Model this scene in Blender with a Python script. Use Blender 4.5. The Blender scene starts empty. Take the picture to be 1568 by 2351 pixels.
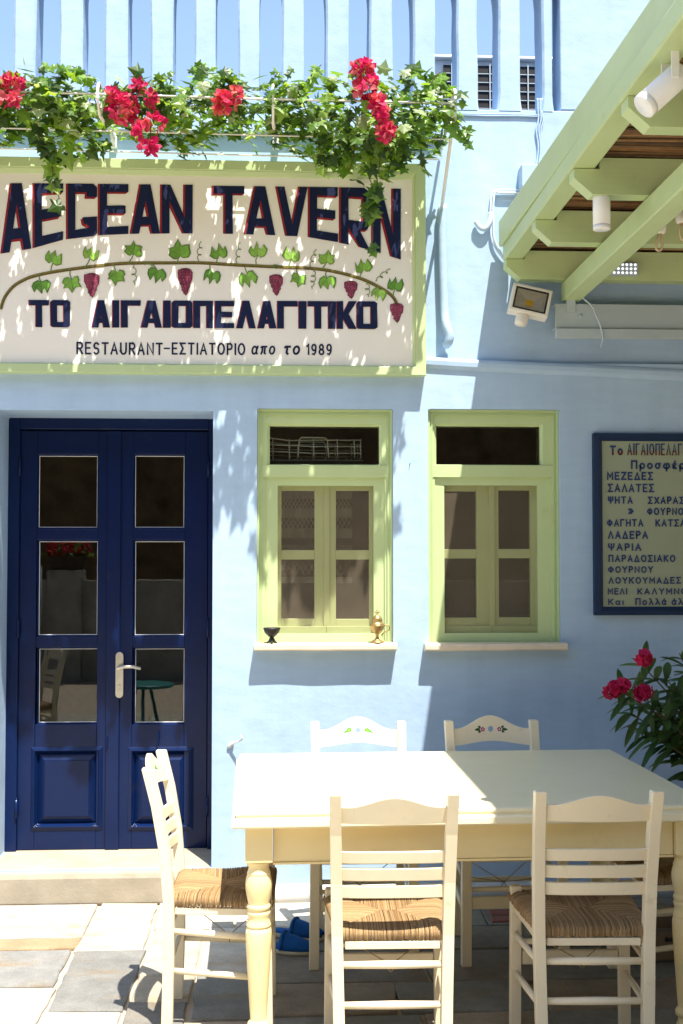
import bpy, bmesh, math, random
from mathutils import Vector, Matrix, noise
from mathutils.geometry import tessellate_polygon

R = math.radians
PI = math.pi
scene = bpy.context.scene
col = scene.collection

# ------------------------------------------------------------------ camera, world, sun, exposure
CAM = Vector((0.0, -5.6, 1.58))
YAW, PITCH = R(3.1), R(2.15)
FPX, CXP, CYP = 2750.0, 784.0, 1175.5      # focal length and centre in units of a 1568 x 2351 picture
cd = bpy.data.cameras.new('camera')
cam = bpy.data.objects.new('camera', cd)
col.objects.link(cam)
cam.location = CAM
cam.rotation_euler = (R(90) + PITCH, 0, -YAW)
cd.sensor_fit = 'VERTICAL'
cd.sensor_height = 36.0
cd.lens = FPX / 2351.0 * 36.0
cd.clip_start = 0.05
cd.clip_end = 500
scene.camera = cam

SUN = Vector((0.135, -0.335, 0.9)).normalized()
world = bpy.data.worlds.new('World')
scene.world = world
world.use_nodes = True
wn = world.node_tree
sky = wn.nodes.new('ShaderNodeTexSky')
sky.sky_type = 'NISHITA'
sky.sun_disc = False
sky.sun_elevation = math.asin(SUN.z)
sky.sun_rotation = math.atan2(SUN.x, SUN.y)
sky.dust_density = 0.9
sky.air_density = 1.0
sky.ozone_density = 0.25
wn.links.new(sky.outputs[0], wn.nodes['Background'].inputs[0])
wn.nodes['Background'].inputs[1].default_value = 0.14
sd = bpy.data.lights.new('sun', 'SUN')
sd.energy = 5.0
sd.angle = R(0.5)
sd.color = (1.0, 0.945, 0.85)
sun = bpy.data.objects.new('sun', sd)
col.objects.link(sun)
sun.location = (1, -4, 8)
sun.rotation_euler = SUN.to_track_quat('Z', 'Y').to_euler()

scene.view_settings.view_transform = 'Standard'
scene.view_settings.look = 'None'
scene.view_settings.gamma = 1.0
scene.view_settings.exposure = 1.17
scene.render.engine = 'CYCLES'
scene.cycles.max_bounces = 8
scene.cycles.transparent_max_bounces = 12
scene.cycles.use_denoising = True

# ------------------------------------------------------------------ where things stand (survey of the place)
_fw = Vector((math.sin(YAW) * math.cos(PITCH), math.cos(YAW) * math.cos(PITCH), math.sin(PITCH)))
_rt = Vector((math.cos(YAW), -math.sin(YAW), 0))
_up = _rt.cross(_fw)

def _ray(x, y):
    return _fw + _rt * ((x - CXP) / FPX) - _up * ((y - CYP) / FPX)

def W(x, y, Y=0.0):
    r = _ray(x, y)
    return CAM + r * ((Y - CAM.y) / r.y)

def G(x, y, Z=0.0):
    r = _ray(x, y)
    return CAM + r * ((Z - CAM.z) / r.z)

def XZ(x, y, Y=0.0):
    p = W(x, y, Y)
    return p.x, p.z

# ------------------------------------------------------------------ mesh builder
class MB:
    def __init__(s):
        s.v, s.f, s.m, s.s, s.c = [], [], [], [], []
        s.usecol = False

    def add(s, vs, fs, mi=0, smooth=False, color=None):
        b = len(s.v)
        s.v += [tuple(p) for p in vs]
        for f in fs:
            s.f.append(tuple(i + b for i in f))
            s.m.append(mi)
            s.s.append(smooth)
            s.c.append(color or (1, 1, 1))
        if color:
            s.usecol = True
        return s

    def box(s, x0, x1, y0, y1, z0, z1, mi=0, color=None):
        x0, x1 = min(x0, x1), max(x0, x1)
        y0, y1 = min(y0, y1), max(y0, y1)
        z0, z1 = min(z0, z1), max(z0, z1)
        vs = [(x, y, z) for x in (x0, x1) for y in (y0, y1) for z in (z0, z1)]
        return s.add(vs, [(0, 1, 3, 2), (4, 6, 7, 5), (0, 4, 5, 1), (2, 3, 7, 6), (0, 2, 6, 4), (1, 5, 7, 3)], mi, False, color)

    def loft(s, rings, mi=0, smooth=False, cap=True, closed=False, color=None):
        n = len(rings[0])
        vs = [p for r in rings for p in r]
        fs = []
        k = len(rings)
        for i in range(k if closed else k - 1):
            a, b = i * n, ((i + 1) % k) * n
            for j in range(n):
                j2 = (j + 1) % n
                fs.append((a + j, a + j2, b + j2, b + j))
        if cap and not closed:
            fs.append(tuple(range(n - 1, -1, -1)))
            fs.append(tuple((k - 1) * n + j for j in range(n)))
        return s.add(vs, fs, mi, smooth, color)

    def rects(s, pts, wx, wy, mi=0):
        rings = []
        for p in pts:
            x, y, z = p[:3]
            k = p[3] if len(p) > 3 else 1
            rings.append([(x - wx / 2 * k, y - wy / 2 * k, z), (x + wx / 2 * k, y - wy / 2 * k, z),
                          (x + wx / 2 * k, y + wy / 2 * k, z), (x - wx / 2 * k, y + wy / 2 * k, z)])
        return s.loft(rings, mi)

    def tube(s, pts, r, n=8, mi=0, cap=True, closed=False, color=None):
        pts = [Vector(p) for p in pts]
        k = len(pts)
        rr = r if isinstance(r, (list, tuple)) else [r] * k
        rings = []
        nrm = None
        for i in range(k):
            if closed:
                t = (pts[(i + 1) % k] - pts[i - 1])
            else:
                t = pts[min(i + 1, k - 1)] - pts[max(i - 1, 0)]
            t.normalize()
            if nrm is None:
                a = Vector((0, 0, 1)) if abs(t.z) < 0.9 else Vector((1, 0, 0))
                nrm = t.cross(a).normalized()
            else:
                nrm = (nrm - t * nrm.dot(t))
                if nrm.length < 1e-6:
                    nrm = t.cross(Vector((0.3, 0.5, 0.8)))
                nrm.normalize()
            bn = t.cross(nrm)
            rings.append([pts[i] + (nrm * math.cos(2 * PI * j / n) + bn * math.sin(2 * PI * j / n)) * rr[i] for j in range(n)])
        return s.loft(rings, mi, True, cap, closed, color)

    def lathe(s, prof, c=(0, 0, 0), n=24, mi=0, lean=(0, 0)):
        rings = []
        z0 = prof[0][1]
        for r, z in prof:
            ox, oy = lean[0] * (z - z0), lean[1] * (z - z0)
            rings.append([(c[0] + ox + r * math.cos(2 * PI * j / n), c[1] + oy + r * math.sin(2 * PI * j / n), c[2] + z) for j in range(n)])
        return s.loft(rings, mi, True)

    def poly(s, outer, holes, fn, mi=0, color=None):
        """flat filled polygon, 2-D points sent through fn"""
        loops = [outer] + list(holes)
        flat = [p for l in loops for p in l]
        tris = tessellate_polygon([[Vector((p[0], p[1], 0)) for p in l] for l in loops])
        vs = [fn(p[0], p[1]) for p in flat]
        fs = []
        for t in tris:
            a, b, c_ = [Vector(vs[i]) for i in t]
            nn = (b - a).cross(c_ - a)
            fs.append(tuple(t) if nn.y <= 0 else (t[0], t[2], t[1]))
        return s.add(vs, fs, mi, False, color)

    def ring(s, o, i, yfo, yfi, yb, mi=0):
        """mitred rectangular frame in the X-Z plane: o, i = (x0,z0,x1,z1); front depth at outer and inner edge, back depth"""
        def q(r, y):
            return [(r[0], y, r[1]), (r[2], y, r[1]), (r[2], y, r[3]), (r[0], y, r[3])]
        vs = q(o, yb) + q(o, yfo) + q(i, yfi) + q(i, yb)
        fs = []
        for a in range(3):
            for j in range(4):
                j2 = (j + 1) % 4
                fs.append((a * 4 + j, a * 4 + j2, a * 4 + 4 + j2, a * 4 + 4 + j))
        for j in range(4):
            j2 = (j + 1) % 4
            fs.append((12 + j, 12 + j2, j2, j))
        return s.add(vs, fs, mi)

    def build(s, name, mats, parent=None, bevel=0.0, loc=None, seg=2):
        me = bpy.data.meshes.new(name)
        me.from_pydata(s.v, [], s.f)
        if not isinstance(mats, (list, tuple)):
            mats = [mats]
        for m in mats:
            me.materials.append(m)
        me.polygons.foreach_set('material_index', s.m)
        me.polygons.foreach_set('use_smooth', s.s)
        if s.usecol:
            ca = me.color_attributes.new('col', 'FLOAT_COLOR', 'CORNER')
            data = []
            for p, c in zip(me.polygons, s.c):
                for _ in range(p.loop_total):
                    data += [c[0], c[1], c[2], 1.0]
            ca.data.foreach_set('color', data)
        bm = bmesh.new()
        bm.from_mesh(me)
        if not getattr(s, 'openmesh', False):
            bmesh.ops.recalc_face_normals(bm, faces=bm.faces)
        bm.to_mesh(me)
        bm.free()
        me.update()
        o = bpy.data.objects.new(name, me)
        col.objects.link(o)
        if parent:
            o.parent = parent
        if loc is not None:
            o.location = loc
        if bevel > 0:
            b = o.modifiers.new('edge', 'BEVEL')
            b.width = bevel
            b.segments = seg
            b.limit_method = 'ANGLE'
            b.angle_limit = R(35)
        return o

def tag(o, label=None, cat=None, group=None, kind=None):
    if label: o['label'] = label
    if cat: o['category'] = cat
    if group: o['group'] = group
    if kind: o['kind'] = kind
    return o

def thing(name, label, cat, loc=(0, 0, 0), rz=0.0, group=None):
    o = bpy.data.objects.new(name, None)
    o.empty_display_size = 0.1
    col.objects.link(o)
    o.location = loc
    o.rotation_euler = (0, 0, rz)
    return tag(o, label, cat, group)

def copy_tree(o, parent=None):
    c = o.copy()
    col.objects.link(c)
    if parent: c.parent = parent
    for ch in list(o.children):
        copy_tree(ch, c)
    return c

# ------------------------------------------------------------------ materials
def _mat(name):
    m = bpy.data.materials.new(name)
    m.use_nodes = True
    nt = m.node_tree
    return m, nt, nt.nodes['Principled BSDF']

def N(nt, t, **kw):
    n = nt.nodes.new(t)
    for k, v in kw.items():
        if k in n.inputs.keys() if isinstance(k, str) else False:
            n.inputs[k].default_value = v
        else:
            setattr(n, k, v)
    return n

def ramp(nt, fac, stops):
    r = nt.nodes.new('ShaderNodeValToRGB')
    el = r.color_ramp.elements
    while len(el) < len(stops): el.new(0.5)
    for e, (p, c) in zip(el, stops):
        e.position = p
        e.color = (c[0], c[1], c[2], 1)
    nt.links.new(fac, r.inputs[0])
    return r.outputs[0]

def noise_tex(nt, scale, detail=4, rough=0.55, stretch=None, coord='Object'):
    tc = nt.nodes.new('ShaderNodeTexCoord')
    v = tc.outputs[coord]
    if stretch:
        mp = nt.nodes.new('ShaderNodeMapping')
        mp.inputs['Scale'].default_value = stretch
        nt.links.new(v, mp.inputs[0])
        v = mp.outputs[0]
    n = nt.nodes.new('ShaderNodeTexNoise')
    n.inputs['Scale'].default_value = scale
    n.inputs['Detail'].default_value = detail
    n.inputs['Roughness'].default_value = rough
    nt.links.new(v, n.inputs['Vector'])
    return n.outputs['Fac']

def bump(nt, bsdf, parts):
    prev = None
    for h, strength, dist in parts:
        b = nt.nodes.new('ShaderNodeBump')
        b.inputs['Strength'].default_value = strength
        b.inputs['Distance'].default_value = dist
        nt.links.new(h, b.inputs['Height'])
        if prev: nt.links.new(prev, b.inputs['Normal'])
        prev = b.outputs[0]
    nt.links.new(prev, bsdf.inputs['Normal'])

def mul(c, k): return tuple(min(1, x * k) for x in c)

def mixc(nt, fac, a, b, mode='MIX'):
    m = nt.nodes.new('ShaderNodeMix')
    m.data_type = 'RGBA'
    m.blend_type = mode
    for sock, val in ((m.inputs[0], fac), (m.inputs[6], a), (m.inputs[7], b)):
        if hasattr(val, 'is_output'):
            nt.links.new(val, sock)
        elif isinstance(val, (int, float)):
            sock.default_value = val
        else:
            sock.default_value = (*val[:3], 1)
    return m.outputs[2]

def paint(name, base, rough=0.45, var=0.06, vs=3.0, bstr=0.15, bscale=60, grain=None, dirt=None, dirt_amt=0.35, dirt_scale=9, spec=0.4):
    """brushed paint on wood, metal or plaster: slight tone drift, fine relief, optional worn flecks"""
    m, nt, b = _mat(name)
    n1 = noise_tex(nt, vs, 5, 0.6)
    c = ramp(nt, n1, [(0.25, mul(base, 1 - var)), (0.75, mul(base, 1 + var))])
    if dirt:
        n3 = noise_tex(nt, dirt_scale, 7, 0.7)
        f = ramp(nt, n3, [(0.60, (0, 0, 0)), (0.74, (dirt_amt,) * 3)])
        c = mixc(nt, f, c, dirt)
    nt.links.new(c, b.inputs['Base Color'])
    b.inputs['Roughness'].default_value = rough
    b.inputs['Specular IOR Level'].default_value = spec
    n2 = noise_tex(nt, bscale, 3, 0.5, grain)
    n4 = noise_tex(nt, bscale * 0.12, 3, 0.5)
    bump(nt, b, [(n2, bstr, 0.002), (n4, bstr, 0.006)])
    return m

def plain(name, base, rough=0.5, metal=0.0, spec=0.5):
    m, nt, b = _mat(name)
    n1 = noise_tex(nt, 25, 4)
    nt.links.new(ramp(nt, n1, [(0.3, mul(base, 0.9)), (0.7, mul(base, 1.1))]), b.inputs['Base Color'])
    b.inputs['Roughness'].default_value = rough
    b.inputs['Metallic'].default_value = metal
    b.inputs['Specular IOR Level'].default_value = spec
    return m

def plaster(name, base):
    m, nt, b = _mat(name)
    n1 = noise_tex(nt, 1.3, 5, 0.6)
    n2 = noise_tex(nt, 14, 6, 0.65)
    c = ramp(nt, n1, [(0.3, mul(base, 0.95)), (0.7, mul(base, 1.04))])
    f = ramp(nt, n2, [(0.55, (0, 0, 0)), (0.8, (0.22,) * 3)])
    c = mixc(nt, f, c, mul(base, 0.86))
    st_ = noise_tex(nt, 9, 5, 0.6, (1, 1, 0.10))
    c = mixc(nt, 1.0, c, ramp(nt, st_, [(0.42, (1, 1, 1)), (0.70, (0.935, 0.94, 0.95))]), 'MULTIPLY')
    br_ = noise_tex(nt, 26, 4, 0.6, (0.25, 1, 1))
    c = mixc(nt, 1.0, c, ramp(nt, br_, [(0.35, (0.97,) * 3), (0.65, (1.03,) * 3)]), 'MULTIPLY')
    nt.links.new(c, b.inputs['Base Color'])
    b.inputs['Roughness'].default_value = 0.85
    b.inputs['Specular IOR Level'].default_value = 0.2
    big = noise_tex(nt, 2.2, 3, 0.5)
    mid = noise_tex(nt, 11, 4, 0.55)
    fine = noise_tex(nt, 90, 3, 0.5)
    bump(nt, b, [(big, 0.22, 0.05), (mid, 0.26, 0.010), (fine, 0.16, 0.002)])
    return m

def colmat(name, rough=0.8, transl=0.0, tint=(1.5, 1.45, 0.55), spec=0.2, bscale=40, bstr=0.3, var=0.25, nscale=14, edge=None):
    """colour of each piece comes from its own attribute, with mottling"""
    m, nt, b = _mat(name)
    a = nt.nodes.new('ShaderNodeVertexColor')
    a.layer_name = 'col'
    n1 = noise_tex(nt, nscale, 6, 0.65)
    g = ramp(nt, n1, [(0.25, (1 - var,) * 3), (0.75, (1 + var * 0.6,) * 3)])
    c = mixc(nt, 1.0, a.outputs[0], g, 'MULTIPLY')
    nt.links.new(c, b.inputs['Base Color'])
    b.inputs['Roughness'].default_value = rough
    b.inputs['Specular IOR Level'].default_value = spec
    if bstr:
        n2 = noise_tex(nt, bscale, 5, 0.6)
        bump(nt, b, [(n2, bstr, 0.006)])
    if transl > 0:
        t = nt.nodes.new('ShaderNodeBsdfTranslucent')
        nt.links.new(mixc(nt, 1.0, c, tint, 'MULTIPLY'), t.inputs[0])
        mx = nt.nodes.new('ShaderNodeMixShader')
        mx.inputs[0].default_value = transl
        nt.links.new(b.outputs[0], mx.inputs[1])
        nt.links.new(t.outputs[0], mx.inputs[2])
        nt.links.new(mx.outputs[0], nt.nodes['Material Output'].inputs[0])
    return m

def glass(name, tint=(0.86, 0.88, 0.84), ior=1.52):
    m = bpy.data.materials.new(name)
    m.use_nodes = True
    nt = m.node_tree
    nt.nodes.remove(nt.nodes['Principled BSDF'])
    tr = nt.nodes.new('ShaderNodeBsdfTransparent')
    tr.inputs[0].default_value = (*tint, 1)
    gl = nt.nodes.new('ShaderNodeBsdfGlossy')
    gl.inputs['Roughness'].default_value = 0.01
    fr = nt.nodes.new('ShaderNodeFresnel')
    fr.inputs[0].default_value = ior
    n = noise_tex(nt, 5, 2)
    bp = nt.nodes.new('ShaderNodeBump')
    bp.inputs['Strength'].default_value = 0.006
    bp.inputs['Distance'].default_value = 0.02
    nt.links.new(n, bp.inputs['Height'])
    nt.links.new(bp.outputs[0], gl.inputs['Normal'])
    mx = nt.nodes.new('ShaderNodeMixShader')
    nt.links.new(fr.outputs[0], mx.inputs[0])
    nt.links.new(tr.outputs[0], mx.inputs[1])
    nt.links.new(gl.outputs[0], mx.inputs[2])
    nt.links.new(mx.outputs[0], nt.nodes['Material Output'].inputs[0])
    return m

def screen(name, colr, cover):
    m, nt, b = _mat(name)
    n = noise_tex(nt, 7, 4)
    nt.links.new(ramp(nt, n, [(0.3, mul(colr, 0.8)), (0.7, mul(colr, 1.2))]), b.inputs['Base Color'])
    b.inputs['Roughness'].default_value = 0.9
    b.inputs['Specular IOR Level'].default_value = 0.1
    tr = nt.nodes.new('ShaderNodeBsdfTransparent')
    mx = nt.nodes.new('ShaderNodeMixShader')
    mx.inputs[0].default_value = cover
    nt.links.new(tr.outputs[0], mx.inputs[1])
    nt.links.new(b.outputs[0], mx.inputs[2])
    nt.links.new(mx.outputs[0], nt.nodes['Material Output'].inputs[0])
    return m

M = {}
M['wall'] = plaster('pale_blue_plaster', (0.405, 0.550, 0.735))
M['green'] = paint('pale_green_paint', (0.49, 0.60, 0.315), 0.42, 0.05, 4, 0.22, 70, None, (0.42, 0.44, 0.22), 0.3)
M['beam_y'] = paint('pale_green_beam_paint', (0.50, 0.60, 0.31), 0.45, 0.07, 3, 0.35, 70, (1, .05, 1), (0.36, 0.40, 0.16), 0.4, 10)
M['beam_x'] = paint('pale_green_joist_paint', (0.50, 0.60, 0.31), 0.45, 0.07, 3, 0.35, 70, (.05, 1, 1), (0.36, 0.40, 0.16), 0.4, 10)
M['green_dull'] = paint('olive_green_paint', (0.52, 0.58, 0.27), 0.5, 0.06, 4, 0.2, 70)
M['navy'] = paint('navy_gloss_paint', (0.003, 0.0125, 0.062), 0.24, 0.12, 5, 0.10, 45, (1, 1, 0.12), (0.02, 0.022, 0.04), 0.4, 8, 0.25)
M['board'] = paint('cream_board_paint', (0.86, 0.82, 0.75), 0.6, 0.02, 3, 0.08, 80)
M['ink'] = paint('dark_navy_lettering', (0.010, 0.016, 0.055), 0.6, 0.15, 20, 0.1, 90, None, None, 0, 9, 0.15)
M['red'] = paint('red_lettering', (0.28, 0.014, 0.018), 0.5, 0.12, 20, 0.1, 90)
M['cream'] = paint('cream_chair_paint', (0.80, 0.70, 0.50), 0.40, 0.05, 6, 0.22, 55, (1, 1, 0.2), (0.50, 0.39, 0.24), 0.55, 16)
M['table'] = paint('cream_yellow_table_paint', (0.84, 0.69, 0.36), 0.38, 0.04, 5, 0.16, 50, (0.25, 1, 1), (0.60, 0.47, 0.25), 0.25, 7)
M['tabletop'] = paint('cream_tabletop_paint', (0.83, 0.75, 0.51), 0.36, 0.03, 5, 0.12, 50, (0.25, 1, 1), (0.66, 0.56, 0.36), 0.2, 7)
M['sill'] = paint('cream_marble', (0.70, 0.60, 0.47), 0.5, 0.12, 9, 0.2, 40, None, (0.45, 0.36, 0.26), 0.4, 12)
M['concrete'] = paint('weathered_concrete', (0.37, 0.32, 0.245), 0.9, 0.16, 7, 0.5, 80, None, (0.36, 0.30, 0.22), 0.5, 8, 0.15)
M['plinth'] = paint('pale_render', (0.50, 0.52, 0.52), 0.9, 0.1, 6, 0.5, 60, None, (0.3, 0.28, 0.25), 0.4, 8, 0.15)
M['stone'] = colmat('flagstone', 0.75, 0, (1.5, 1.45, .55), 0.25, 30, 0.55, 0.30, 9)
_nt = M['stone'].node_tree
_b = _nt.nodes['Principled BSDF']
_src = _b.inputs['Base Color'].links[0].from_socket
_f = ramp(_nt, noise_tex(_nt, 3.1, 7, 0.68, (1, 2.2, 1)), [(0.53, (0, 0, 0)), (0.68, (0.75,) * 3)])
_c = mixc(_nt, _f, _src, mixc(_nt, 1.0, _src, (1.05, 0.80, 0.52), 'MULTIPLY'))
_g = ramp(_nt, noise_tex(_nt, 120, 3, 0.6), [(0.3, (0.84,) * 3), (0.7, (1.12,) * 3)])
_nt.links.new(mixc(_nt, 1.0, _c, _g, 'MULTIPLY'), _b.inputs['Base Color'])
M['mortar'] = paint('pale_mortar', (0.46, 0.38, 0.28), 0.95, 0.12, 5, 0.5, 70, None, (0.3, 0.25, 0.2), 0.4)
M['white_metal'] = paint('white_enamel', (0.78, 0.74, 0.66), 0.4, 0.05, 8, 0.15, 60, None, (0.42, 0.30, 0.18), 0.4, 20)
M['white'] = paint('white_paint', (0.80, 0.80, 0.78), 0.35, 0.03, 6, 0.08, 60)
M['bluewhite'] = paint('painted_pipe', (0.56, 0.68, 0.80), 0.6, 0.06, 8, 0.4, 40)
M['steel_blue'] = paint('grey_blue_paint', (0.42, 0.50, 0.55), 0.55, 0.06, 5, 0.2, 50, None, (0.3, 0.33, 0.35), 0.3)
M['steel'] = plain('brushed_steel', (0.62, 0.58, 0.50), 0.3, 0.9)
M['brass'] = plain('aged_brass', (0.42, 0.29, 0.12), 0.42, 0.75)
M['iron'] = plain('dark_iron', (0.030, 0.028, 0.028), 0.5, 0.5)
M['black'] = plain('black_plastic', (0.015, 0.014, 0.013), 0.5)
M['leaf'] = colmat('ivy_leaf', 0.40, 0.45, (1.5, 1.45, .55), 0.45, 40, 0.0, 0.22, 30)
M['oleander'] = colmat('oleander_leaf', 0.45, 0.15, (1.5, 1.45, .55), 0.4, 40, 0.0, 0.2, 30)
M['petal'] = colmat('flower_petal', 0.6, 0.35, (1.15, 1.3, 1.35), 0.2, 40, 0.0, 0.15, 40)
M['stem'] = plain('brown_stem', (0.10, 0.07, 0.035), 0.8)
M['rush'] = colmat('rush_cord', 0.75, 0, (1.5, 1.45, .55), 0.2, 200, 0.25, 0.2, 120)
M['reed'] = colmat('dry_reed', 0.6, 0, (1.5, 1.45, .55), 0.3, 80, 0.2, 0.35, 30)
M['glass'] = glass('window_glass')
M['screen'] = screen('fly_screen_mesh', (0.25, 0.205, 0.15), 0.31)
M['lace'] = screen('lace', (0.62, 0.58, 0.50), 0.55)
M['lace_thread'] = plain('lace_thread', (0.62, 0.58, 0.50), 0.9)
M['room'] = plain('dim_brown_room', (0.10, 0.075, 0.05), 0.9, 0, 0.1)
M['felt'] = paint('blue_felt', (0.013, 0.085, 0.27), 0.95, 0.15, 30, 0.5, 150, None, None, 0, 9, 0.1)
M['sole'] = plain('cream_sole', (0.55, 0.48, 0.32), 0.8)
M['wood'] = paint('weathered_wood', (0.22, 0.165, 0.11), 0.8, 0.2, 6, 0.4, 50, (0.2, 1, 1))
M['pot'] = paint('dark_clay', (0.06, 0.035, 0.025), 0.8, 0.2, 8, 0.4, 60)
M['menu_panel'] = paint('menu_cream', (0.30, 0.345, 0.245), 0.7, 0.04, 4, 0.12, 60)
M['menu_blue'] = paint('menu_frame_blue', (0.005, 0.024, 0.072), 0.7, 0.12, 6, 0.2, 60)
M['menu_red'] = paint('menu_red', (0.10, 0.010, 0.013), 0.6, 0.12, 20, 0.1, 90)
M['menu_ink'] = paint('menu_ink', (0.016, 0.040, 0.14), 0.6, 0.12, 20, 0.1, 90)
M['vine_green'] = colmat('painted_vine', 0.55, 0, (1.5, 1.45, .55), 0.3, 60, 0.1, 0.35, 45)
M['flower_paint'] = colmat('painted_flower', 0.5, 0, (1.5, 1.45, .55), 0.3, 60, 0.05, 0.2, 60)
M['garden'] = paint('rough_whitewash', (0.36, 0.34, 0.29), 0.9, 0.35, 3, 0.6, 20, None, (0.12, 0.10, 0.07), 0.6, 2.5)
M['hill'] = paint('dry_hillside', (0.075, 0.048, 0.022), 0.95, 0.85, 3.5, 0.9, 6, None, (0.20, 0.15, 0.075), 0.6, 5, 0.1)
M['teal'] = paint('teal_paint', (0.02, 0.22, 0.22), 0.4, 0.1, 6, 0.1, 50)
M['amber'] = plain('amber_chip', (0.85, 0.52, 0.03), 0.5)
M['reflector'] = plain('satin_reflector', (0.80, 0.78, 0.72), 0.35, 0.25)
M['bulb'] = paint('yellowed_bulb', (0.62, 0.50, 0.32), 0.25, 0.1, 30, 0.05, 60)
M['clear'] = glass('lamp_glass', (0.94, 0.93, 0.90), 1.3)
m_, nt_, b_ = _mat('lit_diode')
b_.inputs['Base Color'].default_value = (0.9, 0.92, 0.95, 1)
b_.inputs['Emission Color'].default_value = (0.9, 0.95, 1, 1)
b_.inputs['Emission Strength'].default_value = 0.5
M['led'] = m_

rnd = random.Random(11)

# ================================================================== GROUND
g = MB()
g.add([(-30, -30, -.014), (30, -30, -.014), (30, 6, -.014), (-30, 6, -.014)], [(0, 1, 2, 3)])
tag(g.build('ground', M['mortar']), kind='structure')

pv = MB()
def slab(x0, x1, y0, y1, c, j=0.012, h=0.0):
    r = [rnd.uniform(-j, j) for _ in range(8)]
    gp = 0.006
    top = [(x0 + gp + r[0], y0 + gp + r[1]), (x1 - gp + r[2], y0 + gp + r[3]), (x1 - gp + r[4], y1 - gp + r[5]), (x0 + gp + r[6], y1 - gp + r[7])]
    # broken edges
    pts = []
    for a in range(4):
        p, q = Vector(top[a]), Vector(top[(a + 1) % 4])
        pts.append(p)
        L = (q - p).length
        nseg = max(1, int(L / 0.07))
        nn = Vector((-(q - p).y, (q - p).x)).normalized()
        for t in range(1, nseg):
            pts.append(p.lerp(q, t / nseg) + nn * rnd.uniform(-0.004, 0.004))
    dz = rnd.uniform(-0.002, 0.002) + h
    k = len(pts)
    cen = sum(pts, Vector((0, 0))) / k
    inn = [p + (cen - p).normalized() * 0.006 for p in pts]
    vs = [(p.x, p.y, -.013) for p in pts] + [(p.x, p.y, -.005 + dz) for p in pts] + [(p.x, p.y, dz) for p in inn]
    fs = []
    for a in (0, 1):
        for i in range(k):
            i2 = (i + 1) % k
            fs.append((a * k + i, a * k + i2, (a + 1) * k + i2, (a + 1) * k + i))
    fs.append(tuple(2 * k + i for i in range(k)))
    pv.add(vs, fs, 0, False, c)

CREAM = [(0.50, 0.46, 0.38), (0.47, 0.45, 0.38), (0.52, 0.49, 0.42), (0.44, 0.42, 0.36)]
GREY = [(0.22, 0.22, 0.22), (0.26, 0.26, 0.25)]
DARK = [(0.22, 0.19, 0.145), (0.25, 0.215, 0.16), (0.19, 0.18, 0.15), (0.27, 0.22, 0.155), (0.22, 0.215, 0.18), (0.29, 0.24, 0.175)]  # deeper tones put the shade under the table into the slabs
J1, J2 = -0.807, -0.525
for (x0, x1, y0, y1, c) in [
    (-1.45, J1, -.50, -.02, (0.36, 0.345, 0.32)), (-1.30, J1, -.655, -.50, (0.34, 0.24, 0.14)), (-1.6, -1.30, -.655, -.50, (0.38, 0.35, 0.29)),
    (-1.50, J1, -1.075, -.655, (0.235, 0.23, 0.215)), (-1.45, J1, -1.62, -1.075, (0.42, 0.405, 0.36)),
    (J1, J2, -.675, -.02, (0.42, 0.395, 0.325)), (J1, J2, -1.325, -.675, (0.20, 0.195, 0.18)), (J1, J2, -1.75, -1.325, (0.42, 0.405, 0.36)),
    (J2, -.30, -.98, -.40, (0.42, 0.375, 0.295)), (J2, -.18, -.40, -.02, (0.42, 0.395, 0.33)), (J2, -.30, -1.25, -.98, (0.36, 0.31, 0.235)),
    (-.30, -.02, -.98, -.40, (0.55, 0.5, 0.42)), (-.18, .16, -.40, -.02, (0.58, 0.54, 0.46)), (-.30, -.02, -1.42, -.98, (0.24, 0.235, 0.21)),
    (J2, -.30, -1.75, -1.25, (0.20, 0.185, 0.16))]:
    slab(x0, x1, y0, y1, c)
yy = -.02
x_start = {}
rows = [.42, .30, .36, .30, .44, .36, .5, .4, .5, .5, .6, .6, .6]
for ri, hgt in enumerate(rows):
    xx = -.02 if yy > -1.5 else -3.2
    if ri == 0: xx = .16
    while xx < 3.4:
        wd = rnd.uniform(.28, .62)
        if ri == 0 and xx > .8 and xx < 1.0: wd = .5
        slab(xx, xx + wd, yy - hgt, yy, rnd.choice(DARK if xx + wd > -0.1 and yy > -1.9 else CREAM))  # unseen front slabs kept pale to bounce warm light onto table and chairs
        xx += wd
    yy -= hgt
yy = -.02
for hgt in (.45, .4, .5, .45, .5, .5, .6):
    xx = -3.2
    while xx < -1.7:
        wd = min(rnd.uniform(.35, .6), -1.6 - xx)
        slab(xx, xx + wd, yy - hgt, yy, rnd.choice(CREAM))
        xx += wd
    yy -= hgt
# two courses of red brick let into the floor near the wall
for k, yb in enumerate((-.41, -.31)):
    xx = .93 + .01 * k
    while xx < 1.66:
        slab(xx, xx + .235, yb, yb + .085, (0.26, 0.10, 0.075), 0.003, 0.006)
        xx += .24
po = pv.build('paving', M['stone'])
tag(po, kind='structure')

# ================================================================== TAVERN BUILDING
bld = thing('tavern_building', 'pale blue plastered tavern front with a navy double door and two green windows', 'building')
DX0, DX1, DZ0, DZ1 = -1.312, -0.297, 0.150, 2.262
WIN = [(-0.092, 0.546, 1.178, 2.276), (0.712, 1.340, 1.176, 2.279)]
ZL = 2.50        # top of the thicker lower wall

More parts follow.
